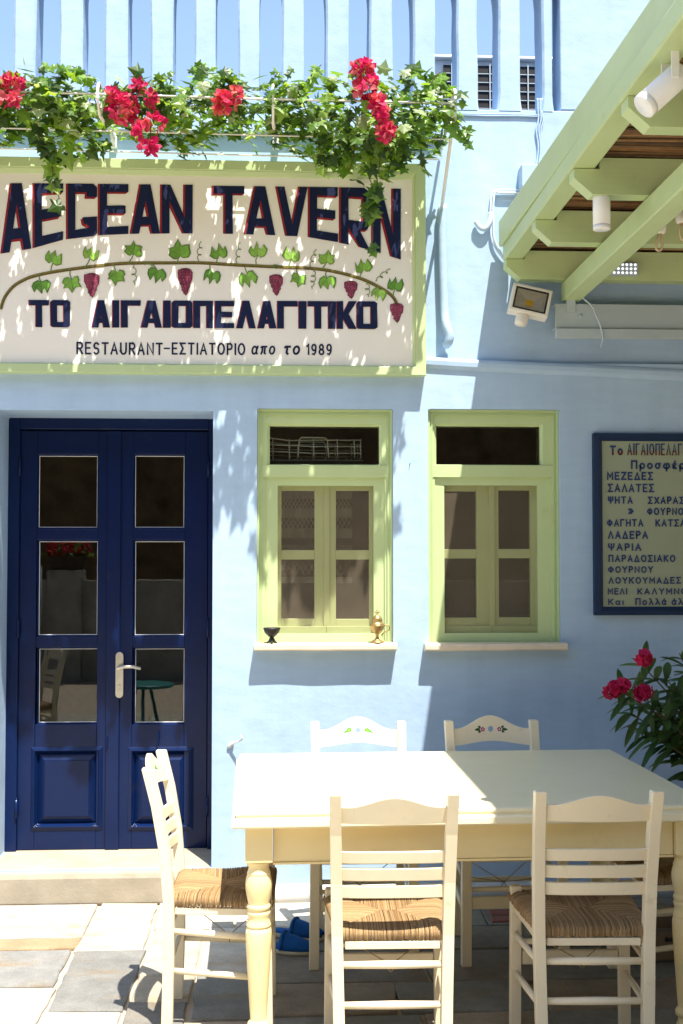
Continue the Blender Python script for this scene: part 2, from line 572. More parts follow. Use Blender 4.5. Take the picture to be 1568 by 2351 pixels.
def wall_sheet(mb, xs, zs, holes, y, sub=0.25):
    def cut(a):
        out = [a[0]]
        for p in a[1:]:
            n = max(1, int((p - out[-1]) / sub))
            s0 = out[-1]
            out += [s0 + (p - s0) * (i + 1) / n for i in range(n)]
        return out
    X, Z = cut(sorted(set(xs))), cut(sorted(set(zs)))
    for i in range(len(X) - 1):
        for j in range(len(Z) - 1):
            cx, cz = (X[i] + X[i + 1]) / 2, (Z[j] + Z[j + 1]) / 2
            if any(h[0] < cx < h[1] and h[2] < cz < h[3] for h in holes): continue
            mb.add([(X[i], y, Z[j]), (X[i + 1], y, Z[j]), (X[i + 1], y, Z[j + 1]), (X[i], y, Z[j + 1])], [(0, 1, 2, 3)])

lw = MB()
holes = [(DX0, DX1, DZ0, DZ1)] + WIN
xs = [-4.0, 5.5] + [h[0] for h in holes] + [h[1] for h in holes]
zs = [0.0, ZL] + [h[2] for h in holes] + [h[3] for h in holes]
wall_sheet(lw, xs, zs, holes, 0.0)
for (a, b, c, d), dep in zip(holes, (.40, .16, .16)):
    lw.add([(a, 0, c), (b, 0, c), (b, 0, d), (a, 0, d), (a, dep, c), (b, dep, c), (b, dep, d), (a, dep, d)],
           [(0, 4, 5, 1), (1, 5, 6, 2), (2, 6, 7, 3), (3, 7, 4, 0)])
lw.add([(-4, 0, ZL), (5.5, 0, ZL), (5.5, .40, ZL), (-4, .40, ZL)], [(0, 1, 2, 3)])
bm_w = lw.build('wall', M['wall'], bld)
# soften the arrises and let the plaster wander a little
bmx = bmesh.new(); bmx.from_mesh(bm_w.data)
bmesh.ops.remove_doubles(bmx, verts=bmx.verts, dist=1e-4)
bmesh.ops.recalc_face_normals(bmx, faces=bmx.faces)
bmx.to_mesh(bm_w.data); bmx.free()
bv = bm_w.modifiers.new('edge', 'BEVEL'); bv.width = .010; bv.segments = 3; bv.limit_method = 'ANGLE'; bv.angle_limit = R(50)

# wall above, set back a little, with the slit parapet on top
UY = 0.045
PZ0, PZ1 = 3.735, 4.36
uw = MB()
uw.box(-4, 5.5, UY, .40, ZL - .02, PZ0)
uw.build('upper_wall', M['wall'], bld, 0.006)
pp = thing('parapet', None, None); pp.parent = bld
bpy.data.objects.remove(pp)
pr_ = MB()
def slx(px): return W(px, 110, UY).x
pr_.box(slx(1286), 5.5, UY, UY + .17, PZ0, PZ1)
pr_.box(-4, 5.5, UY - .002, UY + .175, PZ1, PZ1 + .22)
par = pr_.build('parapet', M['wall'], bld, 0.008)
slats = [(30, 82), (135, 190), (240, 294), (345, 397), (446, 495), (546, 595), (647, 697), (748, 800), (848, 901), (949, 999), (1049, 1096), (1145, 1195), (1245, 1268)]
slats = [(-75, -23), (-180, -128)] + slats
for i, (a, b) in enumerate(slats):
    mb = MB()
    rings = []
    x0, x1 = slx(a), slx(b)
    n = 14
    for k in range(n + 1):
        z = PZ0 - .01 + (PZ1 - PZ0 + .02) * k / n
        ja, jb = (noise.noise((i * 3.1, z * 5, 0.3)) * .0045, noise.noise((i * 3.1, z * 5, 7.7)) * .0045)
        fl = .010 * (max(0, 1 - k / 1.5) + max(0, 1 - (n - k) / 1.5))
        c = .010
        xa, xb = x0 + ja - fl, x1 + jb + fl
        rings.append([(xa, UY + c, z), (xa + c, UY, z), (xb - c, UY, z), (xb, UY + c, z), (xb, UY + .17, z), (xa, UY + .17, z)])
    mb.loft(rings)
    mb.build('slat', M['wall'], par)

# moulding along the top of the lower wall, not quite level
lm = MB()
pts = [(-4, 2.535), (.70, 2.520), (.98, 2.506), (1.4, 2.492), (1.94, 2.470), (3.0, 2.43), (5.5, 2.36)]
rings = []
for x, z in pts:
    rings.append([(x, .06, z - .05), (x, -.004, z - .05), (x, -.016, z - .032), (x, -.018, z - .012), (x, -.010, z + .004), (x, .06, z + .014)])
lm.loft(rings, 0, False)
lm.build('moulding', M['wall'], bld, .004)
co = MB()
zc0, zc1 = W(400, 300, 0).z, W(400, 268, 0).z
co.box(-4, .80, .012, UY + .01, zc0, zc1)
co.build('cornice', M['wall'], bld, .008)
pl = MB()
for xa, xb in ((DX1 + .02, 5.5),):
    n = 40
    rings = []
    for k in range(n + 1):
        x = xa + (xb - xa) * k / n
        j = noise.noise((x * 3, 0, 0)) * .008
        rings.append([(x, .02, -.01), (x, -.060 + j, -.01), (x, -.052 + j, .052 + j * .5), (x, -.030, .066 + j * .5), (x, .02, .072)])
    pl.loft(rings, 0, True)
pl.build('plinth', M['plinth'], bld)
st = MB()
prof = [(-.016, -.01), (-.018, .112), (-.010, .132), (.012, .1525), (.10, .1535), (.45, .1545), (.45, -.01)]
rings = []
for k in range(25):
    x = -2.2 + (DX1 - .004 + 2.2) * k / 24
    j = noise.noise((x * 4, 2, 0)) * .004
    rings.append([(x, y + j, z + (j * .4 if z > 0.05 else 0)) for y, z in prof])
st.loft(rings)
st.build('door_step', M['concrete'], bld, .012, None, 3)
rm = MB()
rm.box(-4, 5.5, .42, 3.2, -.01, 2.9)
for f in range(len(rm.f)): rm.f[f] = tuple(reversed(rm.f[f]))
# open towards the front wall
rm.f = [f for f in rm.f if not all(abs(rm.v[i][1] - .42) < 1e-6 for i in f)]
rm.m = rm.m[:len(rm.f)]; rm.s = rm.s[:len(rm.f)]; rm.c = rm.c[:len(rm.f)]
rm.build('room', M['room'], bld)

# ---- double door
YD = .33
def R4(x0, y0, x1, y1, Y):      # surveyed rectangle -> (xmin, zmin, xmax, zmax)
    xa, za = XZ(x0, y0, Y); xb, zb = XZ(x1, y1, Y)
    return (xa, zb, xb, za)
fr = MB()
out = (DX0 - .01, DZ0, DX1 + .01, DZ1 + .006)
inn = R4(46, 985, 475, 1957, YD); inn = (inn[0], DZ0, inn[2], inn[3])
fr.box(out[0], inn[0], YD, YD + .09, DZ0, out[3])
fr.box(inn[2], out[2], YD, YD + .09, DZ0, out[3])
fr.box(inn[0], inn[2], YD, YD + .09, inn[3], out[3])
door = fr.build('double_door', M['navy'], bld, .004)
YL = YD + .022
rows_px = [(1043, 1214), (1240, 1461), (1487, 1662)]
for side, (lx0, lx1, px0, px1, bx0, bx1) in enumerate([(48, 259, 86, 225, 74, 232), (260, 474, 307, 425, 297, 441)]):
    L = R4(lx0, 986, lx1, 1953, YL)
    x0, z0, x1, z1 = L[0], DZ0 + .006, L[2], inn[3] - .005
    P = [R4(px0, a, px1, b, YL) for a, b in rows_px]
    B = R4(bx0, 1718, bx1, 1902, YL)
    mb = MB()
    pa, pb = P[0][0], P[0][2]
    yb = YL + .042
    mb.box(x0, pa, YL, yb, z0, z1)
    mb.box(pb, x1, YL, yb, z0, z1)
    zz = [z1] + [z for p in P for z in (p[3], p[1])] + [B[3], B[1], z0]
    for k in range(0, len(zz), 2):
        mb.box(pa, pb, YL, yb, zz[k + 1], zz[k])
    # slim step between stile and bottom panel
    mb.build('door_leaf', M['navy'], door, .003)
    for p in P:
        bd = MB()
        bd.ring((p[0] - .001, p[1] - .001, p[2] + .001, p[3] + .001), (p[0] + .007, p[1] + .007, p[2] - .007, p[3] - .007), YL + .004, YL + .014, YL + .03)
        bd.build('glazing_bead', M['navy'], door)
        pu = MB()
        q = .007
        pu.ring((p[0] + q - .001, p[1] + q - .001, p[2] - q + .001, p[3] - q + .001), (p[0] + q + .0022, p[1] + q + .0022, p[2] - q - .0022, p[3] - q - .0022), YL + .0165, YL + .018, YL + .022)
        pu.build('putty_line', M['white'], door)
        gp = MB()
        gp.box(p[0] + .002, p[2] - .002, YL + .020, YL + .024, p[1] + .002, p[3] - .002)
        gp.build('glass_pane', M['glass'], door)
    rp = MB()
    b0 = (pa - .001, B[1] - .001, pb + .001, B[3] + .001)
    ins = lambda r, d: (r[0] + d, r[1] + d, r[2] - d, r[3] - d)
    o_ = (B[0], B[1], B[2], B[3])
    # applied moulding then a raised and fielded panel
    rp.ring(ins(o_, -.006), ins(o_, .012), YL - .002, YL - .010, YL + .01)
    rp.ring(ins(o_, .012), ins(o_, .026), YL - .010, YL + .016, YL + .03)
    rp.ring(ins(o_, .026), ins(o_, .060), YL + .016, YL - .004, YL + .03)
    r_ = ins(o_, .060)
    rp.box(r_[0], r_[2], YL - .004, YL + .03, r_[1], r_[3])
    rp.build('raised_panel', M['navy'], door, .002)
ast = MB()
A = R4(247, 986, 272, 1957, YL - .012)
ast.box(A[0], A[2], YL - .014, YL - .0005, DZ0 + .004, inn[3] - .004)
ast.build('astragal', M['navy'], door, .006, None, 3)
hd = MB()
H = R4(266, 1497, 283, 1602, YL - .016)
hx = (H[0] + H[2]) / 2
def pill(mb, x0, x1, z0, z1, y0, y1, n=10):
    r = (x1 - x0) / 2; cx = (x0 + x1) / 2
    pts = [(cx + r * math.cos(PI * k / n), z1 - r + r * math.sin(PI * k / n)) for k in range(n + 1)] + [(cx - r * math.cos(PI * k / n), z0 + r - r * math.sin(PI * k / n)) for k in range(n + 1)]
    mb.loft([[(x, y1, z) for x, z in pts], [(x, y0, z) for x, z in pts]])
pill(hd, H[0], H[2], H[1], H[3], YL - .024, YL - .014)
hz = W(276, 1532, YL - .03).z
hd.tube([(hx, YL - .02, hz), (hx, YL - .075, hz)], .010, 12)
hd.tube([(hx, YL - .068, hz), (hx + .03, YL - .075, hz + .006), (hx + .07, YL - .074, hz + .006), (hx + .108, YL - .066, hz - .004)], [.009, .0085, .008, .0075], 12)
hd.tube([(hx, YL - .026, H[1] + .06), (hx, YL - .022, H[1] + .06)], .007, 12)
hd.box(hx - .002, hx + .002, YL - .0265, YL - .022, H[1] + .035, H[1] + .055)
for zz_ in (H[1] + .018, H[3] - .018):
    hd.tube([(hx, YL - .0255, zz_), (hx, YL - .022, zz_)], .0035, 8)
hd.build('door_handle', M['steel'], door, .001)
for zf in (.36, 1.23, 2.02):
    for xh in (inn[0], inn[2]):
        hb = MB()
        hb.tube([(xh, YD - .004, zf - .045), (xh, YD - .004, zf + .045)], .007, 10)
        hb.tube([(xh, YD - .004, zf + .047), (xh, YD - .004, zf + .053)], .005, 10)
        hb.build('hinge', M['navy'], door)
for px_, py_ in ((246, 1700), (363, 1690)):
    sb = MB()
    p = W(px_, py_, YL - .016)
    sb.tube([(p.x, YL - .020, p.z + .02), (p.x, YL - .020, p.z - .045)], .004, 8)
    sb.box(p.x - .006, p.x + .006, YL - .018, YL + .001, p.z - .006, p.z + .006)
    sb.build('door_bolt', M['navy'], door, .001)

# ---- windows
def rect_px(r, x, y, X, Yp, Y):
    return R4(x, y, X, Yp, Y)

def window(w, sx, ox, labelled):
    """sx: px = ox + sx * zoomed px; builds one green window into opening w"""
    x0, x1, z0, z1 = w
    YF = .022
    def rr(a, b, c, d, Y): return R4(ox + sx * a, 910.8 + sx * b, ox + sx * c, 910.8 + sx * d, Y)
    k = labelled
    o = (x0 + .001, z0 + .004, x1 - .001, z1 - .001)
    w1 = .010; w2 = .024
    fm = MB()
    in1 = (o[0] + w1, o[1] + .001, o[2] - w1, o[3] - w1)
    fm.ring((o[0], o[1] - .003, o[2], o[3]), (in1[0], in1[1], in1[2], in1[3]), YF, YF, .14)
    in2 = (o[0] + w2, o[1] + .002, o[2] - w2, o[3] - w2 - .002)
    fm.ring(in1, in2, YF + .010, YF + .004, .14)
    T = rr(k['t'][0], k['t'][1], k['t'][2], k['t'][3], YF + .03)        # transom glass
    Lw = rr(k['l'][0], k['l'][1], k['l'][2], k['l'][3], YF + .03)       # lower opening
    zt = rr(0, 543, 0, 640, YF)                                          # transom bar
    # flat of the frame round both lights
    y1 = YF + .016
    fm.box(in2[0], T[0] - .012, y1, .14, zt[3], in2[3])
    fm.box(T[2] + .012, in2[2], y1, .14, zt[3], in2[3])
    fm.box(T[0] - .012, T[2] + .012, y1, .14, T[3] + .012, in2[3])
    fm.ring((T[0] - .012, zt[3], T[2] + .012, T[3] + .012), (T[0], T[1], T[2], T[3]), y1 + .002, y1 + .016, .13)
    fm.box(in2[0], in2[2], y1 - .006, .14, zt[1], zt[3])
    # lower frame, stepped once
    s0 = (in2[0] + .012, in2[1], in2[2] - .012, zt[1])
    fm.box(in2[0], s0[0], y1 - .002, .14, in2[1], zt[1])
    fm.box(s0[2], in2[2], y1 - .002, .14, in2[1], zt[1])
    fm.ring(s0, (Lw[0], Lw[1], Lw[2], Lw[3]), y1 + .008, y1 + .010, .14)
    wo = fm.build('window', M['green'], bld, .0025)
    gp = MB(); gp.box(T[0] - .006, T[2] + .006, y1 + .03, y1 + .034, T[1] - .006, T[3] + .006)
    gp.build('transom_pane', M['glass'], wo)
    fs = MB()
    ys = y1 + .022
    nx, nz = 8, 10
    vs = []
    for j in range(nz + 1):
        for i in range(nx + 1):
            u, v = i / nx, j / nz
            edge = math.sin(PI * u) * math.sin(PI * v)
            vs.append((Lw[0] - .004 + (Lw[2] - Lw[0] + .008) * u, ys + edge * .004 * noise.noise((u * 4 + x0 * 9, v * 5, 0)), Lw[1] - .004 + (Lw[3] - Lw[1] + .008) * v))
    fs.add(vs, [(j * (nx + 1) + i, j * (nx + 1) + i + 1, (j + 1) * (nx + 1) + i + 1, (j + 1) * (nx + 1) + i) for j in range(nz) for i in range(nx)], 0, True)
    fs.openmesh = True
    fs.build('fly_screen', M['screen'], wo)
    # pair of casements behind the screen
    YS = y1 + .055
    mid = rr(k['m'], 0, k['m'], 0, YS)[0]
    for sd_ in (0, 1):
        sh = MB()
        xa, xb = (Lw[0] - .012, mid - .0015) if sd_ == 0 else (mid + .0015, Lw[2] + .012)
        P = [rr(*q, YS) for q in k['p'][sd_ * 2:sd_ * 2 + 2]]
        za, zb = Lw[1] - .012, Lw[3] + .012
        yb = YS + .04
        sh.box(xa, P[0][0], YS, yb, za, zb)
        sh.box(P[0][2], xb, YS, yb, za, zb)
        zz = [zb, P[0][3], P[0][1], P[1][3], P[1][1], za]
        for q in range(0, 6, 2):
            sh.box(P[0][0], P[0][2], YS, yb, zz[q + 1], zz[q])
        if sd_ == 0: sh.box(mid - .012, mid + .016, YS - .010, YS - .0005, za, zb)
        sh.box(xa, xb, YS - .016, YS - .0005, za, za + .045)
        sh.build('casement', M['green_dull'], wo, .0025)
        for p in P:
            gq = MB(); gq.box(p[0] - .003, p[2] + .003, YS + .018, YS + .022, p[1] - .003, p[3] + .003)
            gq.build('glass_pane', M['glass'], wo)
    sl = MB()
    S = R4(k['s'][0], 1478, k['s'][1], 1493, -.055)
    xs_ = [S[0] + (S[2] - S[0]) * i / 12 for i in range(13)]
    rings = []
    for i, x in enumerate(xs_):
        j = noise.noise((x * 7, 1.3, 0)) * .003
        zt_ = z0 + .003
        rings.append([(x, .10, zt_ - .036), (x, -.058 + j, zt_ - .034 + j), (x, -.064 + j, zt_ - .028), (x, -.064 + j, zt_ - .008 + j * .6), (x, -.056 + j, zt_ - .001), (x, .10, zt_)])
    sl.loft(rings)
    sl.build('sill', M['sill'], wo, .002)
    return wo

window(WIN[0], .2875, 548.5, dict(t=(247, 235, 1120, 543), l=(310, 710, 1075, 1890), m=697,
       p=[(340, 750, 603, 1225), (340, 1300, 603, 1772), (775, 750, 1040, 1225), (775, 1300, 1040, 1775)], s=(583, 912)))
window(WIN[1], .2875, 940.2, dict(t=(213, 235, 1042, 545), l=(276, 708, 1026, 1885), m=648,
       p=[(270, 755, 535, 1218), (270, 1292, 540, 1765), (710, 748, 965, 1216), (715, 1290, 970, 1762)], s=(976, 1303)))

# ================================================================== SIGN
sg = thing('tavern_sign', 'wide cream tavern signboard in a pale green frame above the navy door', 'signboard', (0, 0, 0))
SX0 = W(-62, 600, -.06).x
so = (SX0, 2.428, .6965, 3.428)
si = (SX0 + .062, 2.476, .636, 3.360)
f = MB()
f.ring(so, (si[0] - .012, si[1] - .008, si[2] + .012, si[3] + .022), -.062, -.060, UY - .01)
f.ring((si[0] - .012, si[1] - .008, si[2] + .012, si[3] + .022), si, -.050, -.036, -.005)
f.build('frame', M['green'], sg, .003)
b = MB()
b.box(si[0] - .01, si[2] + .01, -.030, -.006, si[1] - .01, si[3] + .012)
b.build('panel', M['board'], sg)
for (px_, py_) in ((842, 868), (20, 875)):
    pass

def glyph(ch, w, s, t):
    h = []
    if ch == 'E': o = [(0, 0), (w, 0), (w, t), (s, t), (s, .5 - t / 2), (w * .9, .5 - t / 2), (w * .9, .5 + t / 2), (s, .5 + t / 2), (s, 1 - t), (w, 1 - t), (w, 1), (0, 1)]
    elif ch == 'T': o = [(0, 0), (w, 0), (w, t), ((w + s) / 2, t), ((w + s) / 2, 1), ((w - s) / 2, 1), ((w - s) / 2, t), (0, t)]
    elif ch == 'I': o = [(0, 0), (w, 0), (w, 1), (0, 1)]
    elif ch == 'L': o = [(0, 0), (w, 0), (w, t), (s, t), (s, 1), (0, 1)]                      # gamma
    elif ch == 'P': o = [(0, 0), (w, 0), (w, 1), (w - s, 1), (w - s, t), (s, t), (s, 1), (0, 1)]   # pi
    elif ch == 'O':
        c = w * .12; cv = .07
        o = [(c, 0), (w - c, 0), (w, cv), (w, 1 - cv), (w - c, 1), (c, 1), (0, 1 - cv), (0, cv)]
        h = [[(s, t), (w - s, t), (w - s, 1 - t), (s, 1 - t)]]
    elif ch in 'AY':
        a = w * .34; e = lambda v: (w - a) / 2 * (1 - v)
        if ch == 'A':
            o = [((w - a) / 2, 0), ((w + a) / 2, 0), (w, 1), (w - s, 1), (w - e(.82) - s, .82), (e(.82) + s, .82), (s, 1), (0, 1)]
            v0 = max(.22, 1 - (w / 2 - s) / ((w - a) / 2) + .04)
            m = max(1.0, w / 2 - e(v0) - s)
            h = [[(w / 2 - .6, v0), (w / 2 + .6, v0), (w - e(.66) - s, .66), (e(.66) + s, .66)]]
        else:
            v0 = max(.2, 1 - (w / 2 - s) / ((w - a) / 2))
            o = [((w - a) / 2, 0), ((w + a) / 2, 0), (w, 1), (w - s, 1), (w / 2, v0), (s, 1), (0, 1)]
    elif ch == 'V':
        a = w * .34; e = lambda v: (w - a) / 2 * v
        v0 = (w / 2 - s) / ((w - a) / 2)
        o = [(0, 0), (s, 0), (w / 2, min(.8, v0)), (w - s, 0), (w, 0), ((w + a) / 2, 1), ((w - a) / 2, 1)]
    elif ch == 'N': o = [(0, 0), (s * 1.1, 0), (w - s, .68), (w - s, 0), (w, 0), (w, 1), (w - s * 1.15, 1), (s, .34), (s, 1), (0, 1)]
    elif ch == 'R':
        o = [(0, 0), (w * .78, 0), (w * .95, .06), (w, .16), (w, .55), (w * .88, .68), (w * .62, .70), (w * .98, 1), (w * .66, 1), (s * 1.05, .70), (s, .70), (s, 1), (0, 1)]
        h = [[(s, t), (w - s, t), (w - s, .56), (s, .56)]]
    elif ch == 'G':
        o = [(0, 0), (w * .86, 0), (w, .06), (w, .25), (w * .64, .25), (w * .64, t), (s, t), (s, 1 - t), (w - s, 1 - t * 1.1), (w - s, .80), (w * .54, .74), (w * .50, .63), (w, .63), (w, .95), (w * .88, 1), (0, 1)]
    elif ch == 'K': o = [(0, 0), (s, 0), (s, .42), (w - s * 1.2, 0), (w, 0), (w * .60, .46), (w, 1), (w - s * 1.2, 1), (s, .62), (s, 1), (0, 1)]
    return o, h

def interp(tab, x):
    for (a, b), (c, d) in zip(tab, tab[1:]):
        if x <= c: return b + (d - b) * (x - a) / (c - a)
    return tab[-1][1]

def letters(mb_ink, mb_red, items, top, bot, s, t, dr):
    for ch, x0, x1 in items:
        w = x1 - x0
        for mb, off, y in ((mb_red, 0, -.0318), (mb_ink, 1, -.0336)):
            # the dark letter sits on a red one that shows along its left and lower edges
            ww = w - dr
            o, h = glyph(ch, ww, s, t)
            jr = random.Random(int(x0 * 10))
            jt = lambda q: (q[0] + jr.uniform(-.5, .5), min(1, max(0, q[1] + jr.uniform(-.006, .006))))
            o = [jt(q) for q in o]; h = [[jt(q) for q in l] for l in h]
            def fn(u, v, off=off, y=y):
                v2 = v if off else min(1, v + dr / 130 * (0 if v < .02 or v > .98 else 1))
                uu = u + (dr if off else 0)
                x = x0 + uu
                a, bb = interp(top, x), interp(bot, x)
                return W(x, a + (bb - a) * v2, y)
            mb.poly(o, h, fn)
            if not off:   # fill between the two so no cream shows
                def fn2(u, v):
                    x = x0 + u + dr * .55
                    a, bb = interp(top, x), interp(bot, x)
                    return W(x, a + (bb - a) * min(1, v + dr * .5 / 130 * (0 if v < .02 or v > .98 else 1)), y - .0006)
                mb.poly(o, h, fn2)

def word(items, top, bot, s_, t, dr):
    ik, rd = MB(), MB()
    letters(ik, rd, items, top, bot, s_, t, dr)
    ik.openmesh = rd.openmesh = True
    w_ = ik.build('lettering', M['ink'], sg)
    rd.build('lettering_shadow', M['red'], w_)

TOP = [(-20, 420), (0, 420), (442, 424), (487, 426), (778, 430), (925, 432.5)]
BOT = [(-20, 588), (0, 583), (72, 571), (145, 551), (224, 541), (296, 537), (370, 536.5), (442, 536), (537, 537), (632, 540.5), (705, 544), (777, 557), (842, 572), (865, 579), (920, 596)]
word([('A', 0, 72), ('E', 74, 145), ('G', 151, 223), ('E', 224, 295), ('A', 297, 367), ('N', 367, 442)], TOP, BOT, 17.5, .16, 4.8)
word([('T', 485, 561), ('A', 559, 632), ('V', 631, 706), ('E', 706, 776), ('R', 778, 851), ('N', 852, 920)], TOP, BOT, 17.5, .16, 4.8)
TOP2 = [(60, 688.5), (870, 691.8)]
BOT2 = [(60, 751), (870, 755.8)]
TO_ = [('T', 65, 112), ('O', 114.7, 160.8)]
REST = [('A', 209, 253), ('I', 257, 273.5), ('L', 277, 323), ('A', 322, 372), ('I', 373.5, 392), ('O', 393.5, 442), ('P', 443, 489),
                 ('E', 491.5, 537.6), ('Y', 541, 587), ('A', 589.5, 634.5), ('L', 635.5, 683.5), ('I', 684.5, 703.7), ('T', 705.5, 752.7), ('I', 752.4, 771), ('K', 771.5, 819), ('O', 817.5, 866.4)]

word(TO_, TOP2, BOT2, 14.5, .19, 2.0)
word(REST, TOP2, BOT2, 14.5, .19, 2.0)

def arc(cx, cy, rx, ry, a0, a1, n=10):
    return [(cx + rx * math.cos(R(a0 + (a1 - a0) * k / n)), cy + ry * math.sin(R(a0 + (a1 - a0) * k / n))) for k in range(n + 1)]
OV = arc(.5, .5, .5, .5, 90, 450, 18)
BRUSH = {   # hand lettering as brush strokes: (width, [strokes]) on a unit height
    'Α': (.66, [[(0, 0), (.5, 1), (1, 0)], [(.18, .34), (.82, .34)]]),
    'Γ': (.52, [[(0, 0), (0, 1), (1, 1)]]),
    'Δ': (.66, [[(.5, 1), (0, 0), (1, 0), (.5, 1)]]),
    'Ε': (.52, [[(1, 1), (0, 1), (0, 0), (1, 0)], [(0, .52), (.85, .52)]]),
    'Ζ': (.58, [[(0, 1), (1, 1), (0, 0), (1, 0)]]),
    'Η': (.62, [[(0, 0), (0, 1)], [(1, 0), (1, 1)], [(0, .5), (1, .5)]]),
    'Ι': (.0, [[(0, 0), (0, 1)]]),
    'Κ': (.58, [[(0, 0), (0, 1)], [(1, 1), (0, .42)], [(.28, .58), (1, 0)]]),
    'Λ': (.64, [[(0, 0), (.5, 1), (1, 0)]]),
    'Μ': (.72, [[(0, 0), (0, 1), (.5, .35), (1, 1), (1, 0)]]),
    'Ν': (.62, [[(0, 0), (0, 1), (1, 0), (1, 1)]]),
    'Ο': (.70, [OV]),
    'Π': (.60, [[(0, 0), (0, 1), (1, 1), (1, 0)]]),
    'Ρ': (.52, [[(0, 0), (0, 1), (.55, 1)] + arc(.55, .74, .45, .26, 90, -90, 8) + [(0, .48)]]),
    'R': (.56, [[(0, 0), (0, 1), (.55, 1)] + arc(.55, .74, .45, .26, 90, -90, 8) + [(0, .48)], [(.45, .48), (1, 0)]]),
    'Σ': (.58, [[(1, 1), (0, 1), (.55, .5), (0, 0), (1, 0)]]),
    'Τ': (.62, [[(0, 1), (1, 1)], [(.5, 1), (.5, 0)]]),
    'Υ': (.62, [[(0, 1), (.5, .48), (1, 1)], [(.5, .48), (.5, 0)]]),
    'Φ': (.74, [arc(.5, .5, .5, .33, 90, 450, 18), [(.5, 0), (.5, 1)]]),
    'Χ': (.62, [[(0, 1), (1, 0)], [(1, 1), (0, 0)]]),
    'Ψ': (.70, [[(0, 1), (.02, .62)] + arc(.5, .62, .48, .30, 180, 360, 10) + [(1, 1)], [(.5, 0), (.5, 1)]]),
    'S': (.52, [arc(.5, .74, .48, .26, 30, 250, 10) + arc(.5, .26, .48, .26, 80, -150, 10)]),
    'U': (.60, [[(0, 1), (0, .32)] + arc(.5, .32, .5, .32, 180, 360, 10) + [(1, 1)]]),
    'ο': (.52, [arc(.5, .33, .5, .33, 90, 450, 16)]),
    'α': (.56, [arc(.42, .33, .42, .33, 40, 320, 14), [(.98, .66), (.80, .30), (.86, .05), (1, .02)]]),
    'ά': (.56, [arc(.42, .33, .42, .33, 40, 320, 14), [(.98, .66), (.80, .30), (.86, .05), (1, .02)], [(.5, .80), (.58, .98)]]),
    'ι': (.10, [[(0, .66), (0, .12), (.9, .02)]]),
    'λ': (.52, [[(.05, 1), (.3, .95), (1, 0)], [(.52, .60), (0, 0)]]),
    'ρ': (.50, [[(0, -.32), (0, .33)] + arc(.5, .33, .5, .33, 180, -170, 16)]),
    'σ': (.58, [arc(.42, .33, .42, .33, 60, 420, 16), [(.45, .66), (1, .66)]]),
    'φ': (.70, [[(.30, .66)] + arc(.5, .30, .5, .30, 150, 380, 12) + arc(.74, .44, .24, .22, 0, 160, 8) + [(.5, .2), (.5, -.32)]]),
    'ε': (.44, [arc(.5, .49, .48, .17, 40, 265, 8) + arc(.5, .17, .5, .17, 95, 320, 8)]),
    'έ': (.44, [arc(.5, .49, .48, .17, 40, 265, 8) + arc(.5, .17, .5, .17, 95, 320, 8), [(.5, .80), (.62, 1)]]),
    'π': (.58, [[(0, .58), (.15, .66), (1, .66)], [(.28, .66), (.22, .2), (.1, 0)], [(.72, .66), (.72, .1), (.9, .02)]]),
    'τ': (.48, [[(0, .58), (.15, .66), (1, .66)], [(.5, .66), (.48, .12), (.75, .02)]]),
    '1': (.18, [[(0, .80), (1, 1), (1, 0)]]),
    '8': (.50, [arc(.5, .75, .42, .25, -90, 270, 14), arc(.5, .25, .5, .25, 90, 450, 14)]),
    '9': (.50, [arc(.5, .70, .48, .30, 0, 360, 14), [(.98, .70), (.90, .25), (.55, 0), (.2, .06)]]),
    '-': (.55, [[(0, .5), (1, .5)]]),
    '»': (.62, [[(0, .8), (.45, .45), (0, .1)], [(.5, .8), (1, .45), (.5, .1)]]),
}
